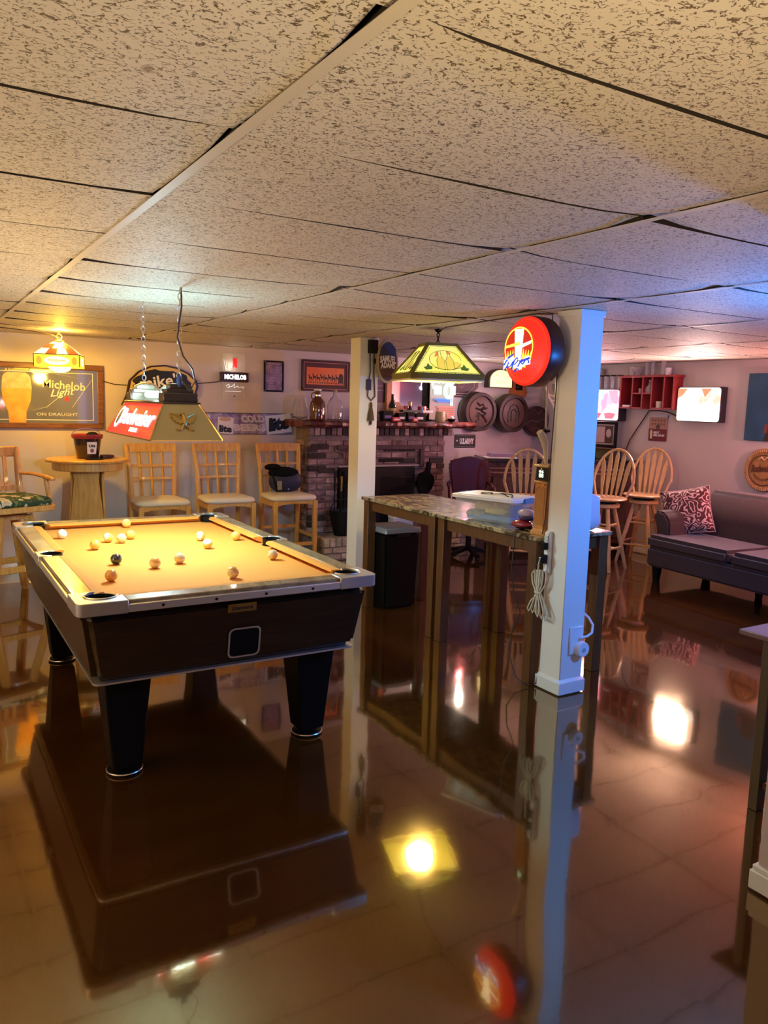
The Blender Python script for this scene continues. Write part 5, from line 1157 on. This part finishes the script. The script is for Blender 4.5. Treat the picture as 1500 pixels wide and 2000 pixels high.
ac = thing('bar_armchair', 'honey oak bar armchair with green floral seat at the left edge', 'armchair', (.62, 6.82, 0), 20)
vs = []; pr = [(.94, .765), (1.0, .780), (1.0, .80), (.94, .822), (.75, .838), (.35, .845)]; ring0 = rrect(.56, .50, .08, 4); k = len(ring0)
for sc_, z in pr: vs += [(x*sc_, y*sc_, z) for x, y in ring0]
fs = [tuple(range(k))[::-1], tuple(range((len(pr)-1)*k, len(pr)*k))]
for i in range(len(pr)-1): fs += [(i*k+j_, i*k+(j_+1) % k, (i+1)*k+(j_+1) % k, (i+1)*k+j_) for j_ in range(k)]
def floral():
    m = mat('green_floral_fabric', (.02, .05, .02), .85); n, l = m.node_tree.nodes, m.node_tree.links
    tc = n.new('ShaderNodeTexCoord'); v = n.new('ShaderNodeTexVoronoi'); v.inputs['Scale'].default_value = 9; z = n.new('ShaderNodeTexNoise'); z.inputs['Scale'].default_value = 14; z.inputs['Detail'].default_value = 4
    ad = n.new('ShaderNodeVectorMath'); ad.operation = 'MULTIPLY_ADD'; ad.inputs[1].default_value = (.12, .12, .12); l.new(tc.outputs['Object'], z.inputs['Vector']); l.new(z.outputs['Color'], ad.inputs[0]); l.new(tc.outputs['Object'], ad.inputs[2]); l.new(ad.outputs[0], v.inputs['Vector'])
    r = n.new('ShaderNodeValToRGB'); e = r.color_ramp.elements; e[0].position = .0; e[0].color = (.42, .26, .14, 1); e[1].position = .34; e[1].color = (.62, .52, .33, 1)
    for p, c in ((.40, (.03, .07, .02, 1)), (.55, (.015, .03, .012, 1)), (.62, (.16, .20, .06, 1)), (.68, (.012, .03, .012, 1))): x = e.new(p); x.color = c
    l.new(v.outputs['Distance'], r.inputs[0]); l.new(r.outputs[0], n['Principled BSDF'].inputs['Base Color']); return m
MB().add(vs, fs).build('seat_cushion', floral(), ac, ang=60)
MB().slab(rrect(.58, .52, .06, 4), .722, .768).build('seat_frame', 'oak', ac, bevel=.006)
MB().lathe([(.15, .66), (.15, .695), (.10, .70), (.10, .722)], (0, 0, 0), 20).build('swivel_plate', 'honey', ac)
for sx in (-1, 1):
    for sy in (-1, 1): MB().beam((sx*.11, sy*.11, .69), (sx*.245, sy*.245, 0), .062, .062, w2=.05, h2=.05, up=(sx, -sy, 0)).build('leg', 'oak', ac, bevel=.006)
for z, r in ((.30, .19), (.22, .20)):
    pass
for q in ((-1, -1, 1, -1), (1, -1, 1, 1), (1, 1, -1, 1), (-1, 1, -1, -1)):
    z = .27; r = .192; MB().beam((q[0]*r, q[1]*r, z), (q[2]*r, q[3]*r, z), .03, .05).build('stretcher', 'oak', ac, bevel=.004)
for s in (-1, 1):
    MB().tube([(s*.225, .225, .76), (s*.222, .245, .95), (s*.235, .30, 1.20)], [.030, .028, .024], 8).build('stile', 'honey', ac, ang=60)
    MB().tube([(s*.232, .25, .985), (s*.262, .10, .992), (s*.272, -.06, .985), (s*.27, -.20, .972), (s*.268, -.235, .966)], [.022, .026, .028, .030, .020], 8, flat=.55).build('arm', 'honey', ac, ang=60)
    MB().tube([(s*.262, -.13, .97), (s*.268, -.13, .92), (s*.262, -.16, .85), (s*.255, -.20, .79), (s*.25, -.22, .765)], [.020, .019, .018, .018, .018], 8).build('arm_post', 'honey', ac, ang=60)
MB().beam((-.235, .298, 1.165), (.235, .298, 1.165), .026, .085, up=(0, 0, 1)).build('top_rail', 'honey', ac, bevel=.008)
for x in (-.13, -.065, 0, .065, .13): MB().beam((x*.9, .235, .84), (x, .292, 1.13), .032, .012, up=(0, -1, .2)).build('slat', 'honey', ac)
MB().beam((-.22, .236, .87), (.22, .236, .87), .02, .04).build('lower_rail', 'honey', ac)

# ---------------------------------------------------------------- windsor swivel stools
def windsor():
    t = thing('windsor_stool', '', 'stool', (0, 0, 0), 0, 'bow-back swivel stools by the corner bar')
    MB().lathe([(.17, .715), (.215, .725), (.222, .738), (.21, .750), (.15, .748), (0, .742)], (0, 0, 0), 28, None, 1.0, 1.0).build('seat', 'oak_pale', t, ang=60)
    MB().lathe([(.115, .688), (.115, .712), (.10, .716)], (0, 0, 0), 20).build('swivel_plate', 'black', t)
    MB().lathe([(.14, .645), (.155, .652), (.155, .680), (.14, .687), (0, .687)], (0, 0, 0), 24).build('leg_ring', 'oak_pale', t)
    def P(k, z): a = rad(45+90*k); r = .10+(.65-z)/.65*.165; return Vector((r*cos(a), r*sin(a), z))
    for k in range(4):
        MB().tube([P(k, .655), P(k, .45), P(k, .25), P(k, 0)], [.020, .024, .023, .017], 8).build('leg', 'oak_pale', t)
        for z in (.20+.03*(k % 2), .44+.03*(k % 2)): MB().tube([P(k, z), (P(k, z)+P((k+1) % 4, z))/2, P((k+1) % 4, z)], [.010, .013, .010], 8).build('stretcher', 'oak_pale', t)
    def bow(a):    # 0..180 degrees
        x = -.222*cos(rad(a)); z = .90+.335*sin(rad(a)) ; return x, z
    pts = [(-.165, .735), (-.19, .80), (-.212, .87)]+[bow(a) for a in range(0, 181, 12)]+[(.212, .87), (.19, .80), (.165, .735)]
    Yb = lambda z: .125+(z-.735)*.24
    MB().tube([(x, Yb(z), z) for x, z in pts], .0145, 8).build('bow', 'oak_pale', t)
    for k in range(5):
        xb = -.105+.0525*k; xt = xb*1.42; zt_ = .90+.335*math.sqrt(max(0, 1-(xt/.222)**2))
        zz = [.745, .80, .92, 1.02, zt_-.075, zt_-.01]; ww = [.008, .011, .020, .022, .020, .004]; vs = []
        for z, w_ in zip(zz, ww):
            u = (z-.745)/(zt_-.745); x = xb+(xt-xb)*u; vs += [(x-w_, Yb(z)-.005, z), (x+w_, Yb(z)-.005, z), (x+w_, Yb(z)+.005, z), (x-w_, Yb(z)+.005, z)]
        n_ = len(zz); fs = [(0, 1, 2, 3), tuple((n_-1)*4+i for i in (3, 2, 1, 0))]
        for i in range(n_-1): fs += [(i*4+j_, i*4+(j_+1) % 4, i*4+4+(j_+1) % 4, i*4+4+j_) for j_ in range(4)]
        MB().add(vs, fs).build('spindle', 'oak_pale', t)
    return t
wa = windsor(); wa.location = (5.36, 6.06, 0); wa.rotation_euler = (0, 0, rad(139)); wa['label'] = 'bow-back wooden swivel stool behind the storage bin, seen from its back'
wb_ = dup(wa, (6.12, 5.70, 0), -73, 'orange-lit bow-back swivel stool just right of the near white column')
wc = dup(wa, (6.80, 5.78, 0), -72, 'pale bow-back swivel stool against the right wall next to the sofa')

# leather chair
lc = thing('leather_chair', 'dark oxblood leather chair with camel back beside the corner bar', 'chair', (5.17, 6.74, 0), -30); lc.scale = (.88, .95, 1)
bp_ = [(-.19, .60), (.19, .60), (.225, .75), (.255, .95), (.255, 1.03), (.22, 1.065), (.16, 1.06), (.08, 1.085), (0, 1.095), (-.08, 1.085), (-.16, 1.06), (-.22, 1.065), (-.255, 1.03), (-.255, .95), (-.225, .75)]
MB().prism(bp_, .13, .25).build('backrest', 'leather', lc, bevel=.03, seg=3)
MB().slab(rrect(.50, .48, .08), .46, .60).build('seat', 'leather', lc, bevel=.03, seg=2)
for s in (-1, 1):
    MB().tube([(s*.24, .18, .80), (s*.27, .05, .80), (s*.27, -.12, .77), (s*.27, -.17, .70), (s*.25, -.15, .56)], .026, 8).build('arm', 'leather', lc)
    b = MB()
    for k in range(9): b.sphere((s*(.215+.036*min(1, k/5)), .127, .70+.04*k), .006, 6)
    b.build('nailheads', 'brass', lc)
MB().cyl((0, 0, .10), (0, 0, .46), .035, 12).build('post', 'black', lc)
for k in range(5): a = 2*pi*k/5; MB().beam((0, 0, .11), (.28*cos(a), .28*sin(a), .05), .05, .04).build('foot', 'black', lc); MB().sphere((.28*cos(a), .28*sin(a), .025), .025, 8).build('caster', 'black', lc)

# corner bar
cb = thing('corner_bar', 'dark wooden corner bar with overhanging black top behind the swivel stools', 'bar', (6.30, 6.62, 0))
M['barwood'] = mat('bar_red_brown', (.06, .014, .010), .35, col2=(.10, .028, .016), scale=8, stretch=(1, 6, 6), coat=.3)
F0, F1 = Vector((5.56, 6.95, 0)), Vector((7.185, 6.24, 0)); fd = (F1-F0).normalized(); fn_ = Vector((fd.y, -fd.x, 0)); R0 = Vector((6.30, 6.62, 0))
def barpoly(out, a=0, c=0):   # plan of the bar relative to its root, front edge pushed out by out
    p, q = F0+fn_*out+fd*a-R0, F1+fn_*out-R0; q.x = 7.185-R0.x; return [(p.x, p.y), (q.x, q.y), (q.x, q.y+.46+out), (p.x-fn_.x*(.42+out), p.y-fn_.y*(.42+out))]
MB().slab(barpoly(0), 0, 1.03).build('body', 'barwood', cb)
MB().slab(barpoly(.11, -.06), 1.03, 1.075).build('bar_top', mat('black_bar_top', (.014, .010, .012), .15, coat=.6), cb, bevel=.006)
XB = Matrix.Translation(F0-R0) @ Matrix.Rotation(math.atan2(fd.y, fd.x), 4, 'Z')
for k in range(3): MB().span((.06+.56*k, -.022, .16), (.54+.56*k, .0, .86), XB).build('front_panel', 'walnut', cb, bevel=.006)
for z in (.95, .90): MB().span((.0, -.03, z), (1.70, .0, z+.015), XB).build('molding', mat('dusty_molding', (.26, .13, .10), .35), cb)
MB().span((.0, -.012, .0), (1.70, .0, .10), XB).build('kick_board', 'black', cb)
o = thing('tray_stack', 'pale stack of papers lying on the corner bar behind the bow-back stool', 'papers', (5.62, 6.86, 1.0755), -23); MB().span((-.16, -.10, 0), (.20, .10, .012)).build('sheet', 'paper', o); MB().span((-.10, -.08, .012), (.16, .08, .05)).build('box', mat('lilac_box', (.25, .18, .30), .5), o)
o = thing('stereo_box', 'black stereo box on the corner bar under the framed picture', 'stereo', (6.93, 6.56, 1.0755), -72); MB().span((-.20, -.10, 0), (.20, .12, .115)).build('case', mat('dark_green_black', (.012, .018, .016), .3), o, bevel=.006); MB().span((-.22, -.12, .115), (.22, .13, .130)).build('lid', 'walnut', o)
fp2 = thing('framed_certificate', 'dark framed certificate standing on the stereo box below lit sign', 'picture', (7.00, 6.60, 1.2056), -82)
frame_bars(MB(), .35, .30, .030, -.012, .012, 0, .15).build('frame', 'black', fp2, bevel=.003); frame_bars(MB(), .275, .225, .010, -.008, .006, 0, .15).build('liner', mat('grey_liner', (.34, .31, .24), .5), fp2)
MB().span((-.13, -.004, .04), (.13, .004, .26)).build('mat_board', mat('brown_mat', (.06, .025, .02), .6), fp2); MB().span((-.105, -.006, .055), (.012, -.004, .24)).build('letter', mat('mauve_paper', (.42, .30, .30), .6, col2=(.5, .38, .38), scale=40), fp2); MB().prism(ellipse(.035, .05, 16, .065, .165), -.006, -.004).build('portrait', mat('grey_print', (.45, .38, .36), .6), fp2)
o = thing('rolled_flag', 'rolled pale cloth on a pole leaning by the lit sign at column edge', 'flag', (7.09, 6.98, 1.0755), 0); MB().tube([(0, 0, 0), (.01, .01, .25), (.0, .0, .50)], [.045, .055, .04], 10).build('cloth', mat('grey_cloth', (.34, .28, .26), .8), o); MB().tube([(0, -.06, 0), (.02, -.06, .68)], .010, 8).build('pole', 'black', o)

# ---------------------------------------------------------------- sofa and cushion
sf = thing('sofa', 'dark taupe sofa with rolled arms along the right wall', 'sofa', (6.47, 4.13, 0), -94)
def roundbox(name, a, b_, m, r=.03, seg=3, par=sf): return MB().span(a, b_).build(name, m, par, bevel=r, seg=seg, ang=75)
roundbox('base', (-.95, -.435, .15), (.95, .40, .33), 'sofa', .02, 2)
for s in (-1, 1):
    xs = (-.955, -.005) if s < 0 else (.005, .955)
    q = MB().span((xs[0], -.455, .325), (xs[1], .18, .455)).build('seat_cushion', 'sofa', sf, bevel=.035, seg=4, ang=75)
bk_ = [(.14, .36), (.42, .36), (.46, .80), (.44, .875), (.36, .895), (.28, .86), (.20, .60)]
vs = [(-.86, y, z) for y, z in bk_]+[(.86, y, z) for y, z in bk_]; k = len(bk_)
MB().add(vs, [tuple(range(k)), tuple(range(2*k-1, k-1, -1))]+[(i, i+k, (i+1) % k+k, (i+1) % k) for i in range(k)]).build('backrest', 'sofa', sf, bevel=.025, seg=3, ang=75)
for s in (-1, 1):
    ap_ = [(.80, .33), (.955, .33), (.99, .52), (1.03, .60), (1.02, .655), (.96, .68), (.88, .66), (.82, .58)]
    vs = [(s*x, -.30, z) for x, z in ap_]+[(s*x, .40, z+.05*(z > .5)) for x, z in ap_]; k = len(ap_)
    MB().add(vs, [tuple(range(k)), tuple(range(2*k-1, k-1, -1))]+[(i, i+k, (i+1) % k+k, (i+1) % k) for i in range(k)]).build('arm', 'sofa', sf, bevel=.02, seg=3, ang=75)
    for y in (-.36, .34): MB().lathe([(.032, 0), (.034, .01), (.048, .14), (.05, .18)], (s*.87, y, 0), 14).build('foot', 'black', sf)
MB().lathe([(.03, 0), (.036, .06), (.02, .10), (.034, .17)], (0, .0, 0), 12).build('centre_foot', 'black', sf)
def paisley():
    m = mat('paisley_fabric', (.5, .3, .3), .8); n, l = m.node_tree.nodes, m.node_tree.links; tc = n.new('ShaderNodeTexCoord')
    z = n.new('ShaderNodeTexNoise'); z.inputs['Scale'].default_value = 7; z.inputs['Detail'].default_value = 2; l.new(tc.outputs['Object'], z.inputs['Vector'])
    ad = n.new('ShaderNodeVectorMath'); ad.operation = 'MULTIPLY_ADD'; ad.inputs[1].default_value = (.30, .30, .30); l.new(z.outputs['Color'], ad.inputs[0]); l.new(tc.outputs['Object'], ad.inputs[2])
    v = n.new('ShaderNodeTexVoronoi'); v.inputs['Scale'].default_value = 7.5; l.new(ad.outputs[0], v.inputs['Vector'])
    ml_ = n.new('ShaderNodeMath'); ml_.operation = 'MULTIPLY'; ml_.inputs[1].default_value = 26; l.new(v.outputs['Distance'], ml_.inputs[0])
    sn = n.new('ShaderNodeMath'); sn.operation = 'SINE'; l.new(ml_.outputs[0], sn.inputs[0])
    r = n.new('ShaderNodeValToRGB'); e = r.color_ramp.elements; e[0].position = .42; e[0].color = (.085, .022, .022, 1); e[1].position = .52; e[1].color = (.72, .50, .47, 1); l.new(sn.outputs[0], r.inputs[0])
    l.new(r.outputs[0], n['Principled BSDF'].inputs['Base Color']); return m
pl_ = thing('throw_pillow', 'square maroon and pink paisley throw pillow on the dark sofa', 'pillow', (6.50, 4.93, .452), 0)
b = MB(); N = 16; vs = []
for sd in (-1, 1):
    for j in range(N+1):
        for i in range(N+1):
            u, v = -1+2*i/N, -1+2*j/N; t_ = .085*max(0, (1-u**4))**.6*max(0, (1-v**4))**.6; pin = 1-.07*(1-abs(u)**2)*(abs(v)**3); pin2 = 1-.07*(1-abs(v)**2)*(abs(u)**3)
            vs.append((u*.235*pin2, sd*t_, v*.235*pin+.235))
K = (N+1)**2; fs = []
for j in range(N):
    for i in range(N):
        a = j*(N+1)+i; fs += [(a, a+1, a+N+2, a+N+1), (a+K, a+N+1+K, a+N+2+K, a+1+K)]
XP = Matrix.Rotation(rad(-62), 4, 'Z') @ Matrix.Rotation(rad(-20), 4, 'X') @ Matrix.Rotation(rad(-14), 4, 'Y')
b.add(vs, fs, XP).build('cover', paisley(), pl_, ang=180)
b = MB(); ed = [(-1+2*i/10, -1) for i in range(10)]+[(1, -1+2*i/10) for i in range(10)]+[(1-2*i/10, 1) for i in range(10)]+[(-1, 1-2*i/10) for i in range(10)]
b.tube([XP @ Vector((u*.235*(1-.07*(1-abs(v)**2)*(abs(u)**3)), 0, v*.235*(1-.07*(1-abs(u)**2)*(abs(v)**3))+.235)) for u, v in ed], .007, 6, True); b.build('piping', mat('maroon_pink_piping', (.30, .14, .13), .8, col2=(.65, .5, .48), scale=60), pl_)

# ---------------------------------------------------------------- things on the right wall (built facing -Y, turned to face into the room)
M['signbox'] = mat('black_sign_box', (.018, .014, .018), .4)
def lit_sign(y, z, w, h, d, label, face):
    o = thing('lit_sign', label, 'sign', (XR, y, z), -90); MB().span((-w/2, -d, -h/2), (w/2, -.004, h/2)).build('housing', 'signbox', o, bevel=.006)
    MB().prism(rrect(w-.014, h-.014, .03, 4), -d-.012, -d).build('face', face, o, bevel=.004); return o
l1 = lit_sign(6.73, 1.70, .54, .37, .13, 'left lit beer sign on right wall, glowing pink and white, glasses on top', glow('lit_pink_white', (1, .72, .80), 2.2, col2=(1, .22, .34), scale=4, lo=.48, hi=.62))
for x in (-.15, .07): MB().prism([(x, -.16), (x+.12, -.16), (x+.16, -.10), (x+.06, -.085), (x-.02, -.10)], -.1435, -.142).build('red_ribbon', glow('lit_red_print', (1, .16, .22), 1.2), l1, flat=True)
MB().prism([(-.03, .175), (.05, .175), (.02, .06), (.005, .06)], -.1435, -.142).build('blue_wedge', glow('lit_blue_print', (.45, .60, 1), 1.6), l1, flat=True)
for sx in (-1, 1): MB().prism([(sx*.24, .17), (sx*.10, .17), (sx*.15, .05), (sx*.24, .0)], -.1430, -.142).build('pink_field', glow('lit_pink_print', (1, .30, .40), 1.5), l1, flat=True)
l2 = lit_sign(5.41, 1.725, .535, .365, .10, 'right lit beer sign on right wall, glaring white with orange corners', glow('lit_white_orange', (1, .90, .86), 1.7, col2=(1, .40, .28), scale=6, lo=.52, hi=.66))
MB().prism([(-.255, .165), (-.14, .165), (-.19, .10), (-.255, .06)], -.1135, -.112).build('orange_corner', glow('lit_orange_print', (1, .26, .12), 1.3), l2, flat=True); MB().prism([(.03, .165), (.16, .165), (.08, .075)], -.1135, -.112).build('orange_wedge', glow('lit_orange_print', (1, .28, .14), 1.2), l2, flat=True)
b = MB(); b.tube([(-.23, -.113, -.10), (-.19, -.113, -.14), (-.12, -.113, -.12), (-.10, -.113, -.155), (-.02, -.113, -.13), (.02, -.113, -.15), (.12, -.113, -.10), (.2, -.113, -.15)], .004, 5); b.build('script', glow('lit_rose_print', (.9, .45, .40), 1.4), l2)
lamp('AREA', 'left_lit_sign_light', (XR-.17, 6.73, 1.70), 16, (1, .50, .60), .3, .3, (5.0, 6.0, 1.6)); lamp('AREA', 'right_lit_sign_light', (XR-.14, 5.41, 1.725), 26, (1, .66, .60), .35, .3, (4.5, 5.0, 1.5))
M['tumbler'] = mat('tumbler_glass', (.75, .72, .74), .06, alpha=.35)
for i in range(5):
    o = thing('tall_glass', ('first', 'second', 'third', 'fourth', 'fifth')[i]+' tall clear dark-rimmed glass from the column, on the left lit sign', 'glass', (XR-.075, 6.945-.105*i, 1.885), 0, 'tall glasses on top of the lit sign')
    MB().lathe([(.028, 0), (.034, .15), (.031, .15), (.025, .012), (0, .01)], (0, 0, 0), 14).build('body', M['tumbler'], o); MB().lathe([(.0335, .15), (.035, .152), (.035, .164), (.032, .164)], (0, 0, 0), 14).build('rim', 'black', o)
o = thing('woven_basket', 'cream and brown woven basket hung high near the column edge', 'basket', (XR-.02, 6.93, 2.02), -90)
b = MB(); frame_bars(b, .22, .20, .03, -.05, 0); b.span((-.012, -.05, -.1), (.012, 0, .1)); b.span((-.1, -.05, -.012), (.1, 0, .012)); b.build('cane', mat('woven_cane', (.50, .33, .24), .7, col2=(.66, .5, .38), scale=40), o, bevel=.005)
for sx in (-1, 1): MB().span((sx*.055-.04, -.04, -.08), (sx*.055+.04, -.01, .08)).build('dark_weave', mat('dark_cane', (.10, .03, .02), .7), o)

rsf = thing('wall_shelf', 'red wooden wall shelf with open cubbies and glasses on top', 'shelf', (XR, 6.075, 1.665), -90)
MB().span((-.395, -.16, .350), (.395, 0, .372)).build('top_board', 'red', rsf, bevel=.003)
for x in (-.37, -.20, -.055, .075, .24, .365): MB().span((x-.008, -.145, 0 if x not in (-.055,) else .0), (x+.008, 0, .350)).build('divider', 'red', rsf)
MB().span((-.37, -.145, 0), (-.055, 0, .016)).build('bottom_board', 'red', rsf); MB().span((.075, -.145, 0), (.365, 0, .016)).build('bottom_board', 'red', rsf)
MB().span((-.20, -.145, .165), (.075, 0, .178)).build('shelf_board', 'red', rsf)
for x0_, x1_ in ((-.37, -.055), (.075, .365)): MB().span((x0_, -.008, .01), (x1_, 0, .35)).build('back_panel', mat('dark_red_back', (.16, .012, .018), .5), rsf)
def shelfpt(x, y): return (XR+y, 6.075-x)
M['rglass'] = mat('pale_clear_glass', (.80, .78, .80), .06, alpha=.32)
for i, (x, y, h, r, lab) in enumerate(((-.27, -.08, .10, .035, 'squat clear tumbler at the left end of the red shelf top'), (-.06, -.08, .14, .025, 'left one of two slim tall glasses on the red shelf top'), (.02, -.08, .15, .024, 'right one of two slim tall glasses on the red shelf top'), (.16, -.08, .15, .030, 'shiny conical glass on the red shelf top'))):
    p = shelfpt(x, y); o = thing('shelf_glass', lab, 'glass', (p[0], p[1], 2.037), 0, 'glasses on top of the red wall shelf'); MB().lathe([(r*.8, 0), (r, h), (r*.9, h), (r*.7, .012), (0, .01)], (0, 0, 0), 14).build('body', 'rglass', o)
p = shelfpt(-.19, -.08); o = thing('glass_bowl', 'wide clear glass bowl on the red shelf top', 'bowl', (p[0], p[1], 2.037)); MB().lathe([(.035, 0), (.03, .02), (.065, .05), (.085, .09), (.08, .09), (.06, .055), (0, .03)], (0, 0, 0), 18).build('body', 'rglass', o)
p = shelfpt(.23, -.08); o = thing('pale_mug', 'small pale mug at the right end of the red shelf top', 'mug', (p[0], p[1], 2.037)); MB().lathe([(.03, 0), (.033, .08), (.029, .08), (.027, .01), (0, .008)], (0, 0, 0), 14).build('body', 'white', o); MB().tube([(.03, 0, .065), (.055, 0, .06), (.055, 0, .025), (.03, 0, .02)], .005, 6).build('handle', 'white', o)
p = shelfpt(-.0, -.085); o = thing('decanter', 'crystal decanter in the middle opening of the red shelf', 'decanter', (p[0], p[1], 1.8435)); MB().lathe([(.045, 0), (.05, .02), (.045, .06), (.018, .09), (.016, .115), (0, .115)], (0, 0, 0), 12).build('body', 'rglass', o); MB().sphere((0, 0, .132), .018, 10).build('stopper', 'rglass', o)
p = shelfpt(.055, -.09); o = thing('goblet', 'clear goblet beside the decanter in red shelf', 'glass', (p[0], p[1]+.01, 1.8435)); MB().lathe([(.018, 0), (.005, .01), (.005, .05), (.018, .08), (.017, .13), (.014, .13), (.014, .08), (0, .06)], (0, 0, 0), 12).build('body', 'rglass', o)
p = shelfpt(-.13, -.09); o = thing('shot_glass', 'small shot glass at the left of the red shelf middle opening', 'glass', (p[0], p[1], 1.8435)); MB().lathe([(.016, 0), (.02, .05), (.018, .05), (.014, .01), (0, .008)], (0, 0, 0), 12).build('body', 'rglass', o)
p = shelfpt(.155, -.10); o = thing('cream_mug', 'cream printed mug at the bottom of the right red cubby', 'mug', (p[0], p[1], 1.6815)); MB().lathe([(.032, 0), (.034, .07), (.030, .07), (.028, .01), (0, .008)], (0, 0, 0), 14).build('body', 'cream', o); MB().tube([(.03, 0, .055), (.052, 0, .05), (.052, 0, .02), (.03, 0, .015)], .005, 6).build('handle', 'cream', o)
p = shelfpt(-.285, -.11); o = thing('coaster_stack', 'low pale stack of coasters in the left red cubby', 'coasters', (p[0], p[1], 1.6815)); MB().box((0, 0, .012), (.06, .11, .024)).build('stack', 'white', o, bevel=.004)

cl = thing('beer_calendar', 'hanging red and tan printed beer poster under the red shelf', 'poster', (XR, 5.985, 1.455), -90)
MB().span((-.125, -.010, -.145), (.125, -.002, .145)).build('sheet', mat('tan_pink_print', (.40, .22, .17), .6), cl); MB().span((-.125, -.0115, -.145), (.125, -.010, -.01)).build('red_field', mat('wine_print', (.15, .010, .018), .5), cl)
MB().span((-.125, -.014, .120), (.125, 0, .150)).build('top_strip', mat('grey_strip', (.45, .42, .42), .4), cl)
text(cl, 'BEST\nBELGIUM', M['paper'], .02, -.065, .15, .055, -.0125, bold=.04); MB().prism([(-.10, -.12), (-.075, -.12), (-.072, -.05), (-.08, -.02), (-.095, -.02), (-.105, -.05)], -.0128, -.0115).build('glass_print', mat('pale_gold_print', (.70, .55, .35), .5), cl, flat=True)
b = MB()
for j in range(2):
    for i in range(5): b.prism(ellipse(.014, .014, 10, -.08+.04*i, .085-.04*j), -.0112, -.010)
b.build('badge_row', mat('brown_badges', (.22, .09, .06), .5), cl)
MB().prism(ellipse(.028, .028, 16, .0, .012), -.0120, -.010).build('seal', 'walnut', cl, flat=True)
o = MB().tube([(XR-.02, 5.66, 1.585), (XR-.02, 5.75, 1.60), (XR-.02, 5.85, 1.635), (XR-.02, 5.98, 1.65), (XR-.02, 6.12, 1.645), (XR-.02, 6.18, 1.56), (XR-.025, 6.28, 1.42), (XR-.03, 6.36, 1.30), (XR-.03, 6.40, 1.20), (XR-.03, 6.42, 1.09)], .007, 6).build('sign_cord', 'cord'); attach(o, l2)
bpst = thing('blue_poster', 'deep blue canvas poster high on the right wall at the edge', 'poster', (XR, 4.55, 1.71), -90)
MB().span((-.35, -.035, -.33), (.35, 0, .33)).build('canvas', mat('deep_blue_canvas', (.010, .060, .13), .5, col2=(.018, .09, .18), scale=5), bpst, bevel=.004)
MB().prism([(-.14, -.33), (-.11, -.24), (-.08, -.22), (-.09, -.12), (-.05, -.05), (.02, -.04), (.08, -.12), (.1, -.33)], -.0365, -.035).build('dark_figure', mat('dark_silhouette', (.03, .02, .025), .5), bpst, flat=True)
MB().prism([(-.145, -.25), (-.10, -.25), (-.10, -.16), (-.13, -.16)], -.0372, -.0362).build('reddish_patch', mat('faded_red', (.16, .05, .05), .5), bpst, flat=True)
wdn = thing('round_wooden_sign', 'round carved wooden beer sign with rope edge above the sofa', 'sign', (XR, 4.66, 1.095), -90); Xf = Matrix.Rotation(pi/2, 4, 'X')
MB().lathe([(.21, 0), (.215, .015), (.205, .028), (.175, .028), (.170, .022), (.0, .022)], (0, 0, 0), 48, Xf).build('disc', mat('tan_carved_wood', (.30, .15, .045), .5, col2=(.40, .22, .08), scale=9, stretch=(4, 1, 1)), wdn)
b = MB()
for k in range(56): a = 2*pi*k/56; b.beam((.182*cos(a), -.029, .182*sin(a)), (.204*cos(a+.05), -.027, .204*sin(a+.05)), .008, .006, up=(0, 1, 0))
b.build('rope_edge', 'oak_pale', wdn)
MB().tube([(x, -.024, z) for x, z in ellipse(.15, .15, 36)], .005, 6, True).build('inner_ring', mat('dark_ring', (.10, .04, .02), .5), wdn)
text(wdn, 'Budweiser', mat('dark_letters', (.09, .025, .015), .5), 0, .02, .25, .075, -.0265, shear=.2, bold=.03, rot=.10); text(wdn, 'KING OF BEERS', mat('dark_letters', (.11, .05, .02), .5), 0, -.095, .20, .025, -.0260, bend=.05, bold=.03)
b = MB(); b.tube([(-.06, -.024, .10), (-.03, -.024, .125), (.0, -.024, .10), (.03, -.024, .13), (.06, -.024, .10)], .008, 6); b.build('eagle_relief', 'oak_pale', wdn)

# ---------------------------------------------------------------- stand behind the partition
et = thing('side_stand', 'narrow dark side stand with mauve top behind the end of partition', 'stand', (3.14, 1.62, 0), 0)
MB().span((-.225, -.31, .735), (.235, .315, .757)).build('top', mat('mauve_brown_top', (.15, .08, .07), .3, col2=(.19, .11, .10), scale=5), et, bevel=.004)
for sx in (-1, 1):
    for sy in (-1, 1): MB().span((sx*.17-.026, sy*.20-.022, 0), (sx*.17+.026, sy*.20+.022, .735)).build('leg', mat('olive_dark_leg', (.085, .055, .022), .4) if sx*sy else 'walnut', et, bevel=.003)
MB().span((-.144, -.17, .66), (.144, -.15, .735)).build('apron', 'walnut', et); MB().span((-.18, -.178, .66), (-.16, .178, .735)).build('apron', 'walnut', et); MB().span((-.18, -.178, .10), (-.165, .178, .13)).build('stretcher', 'walnut', et)
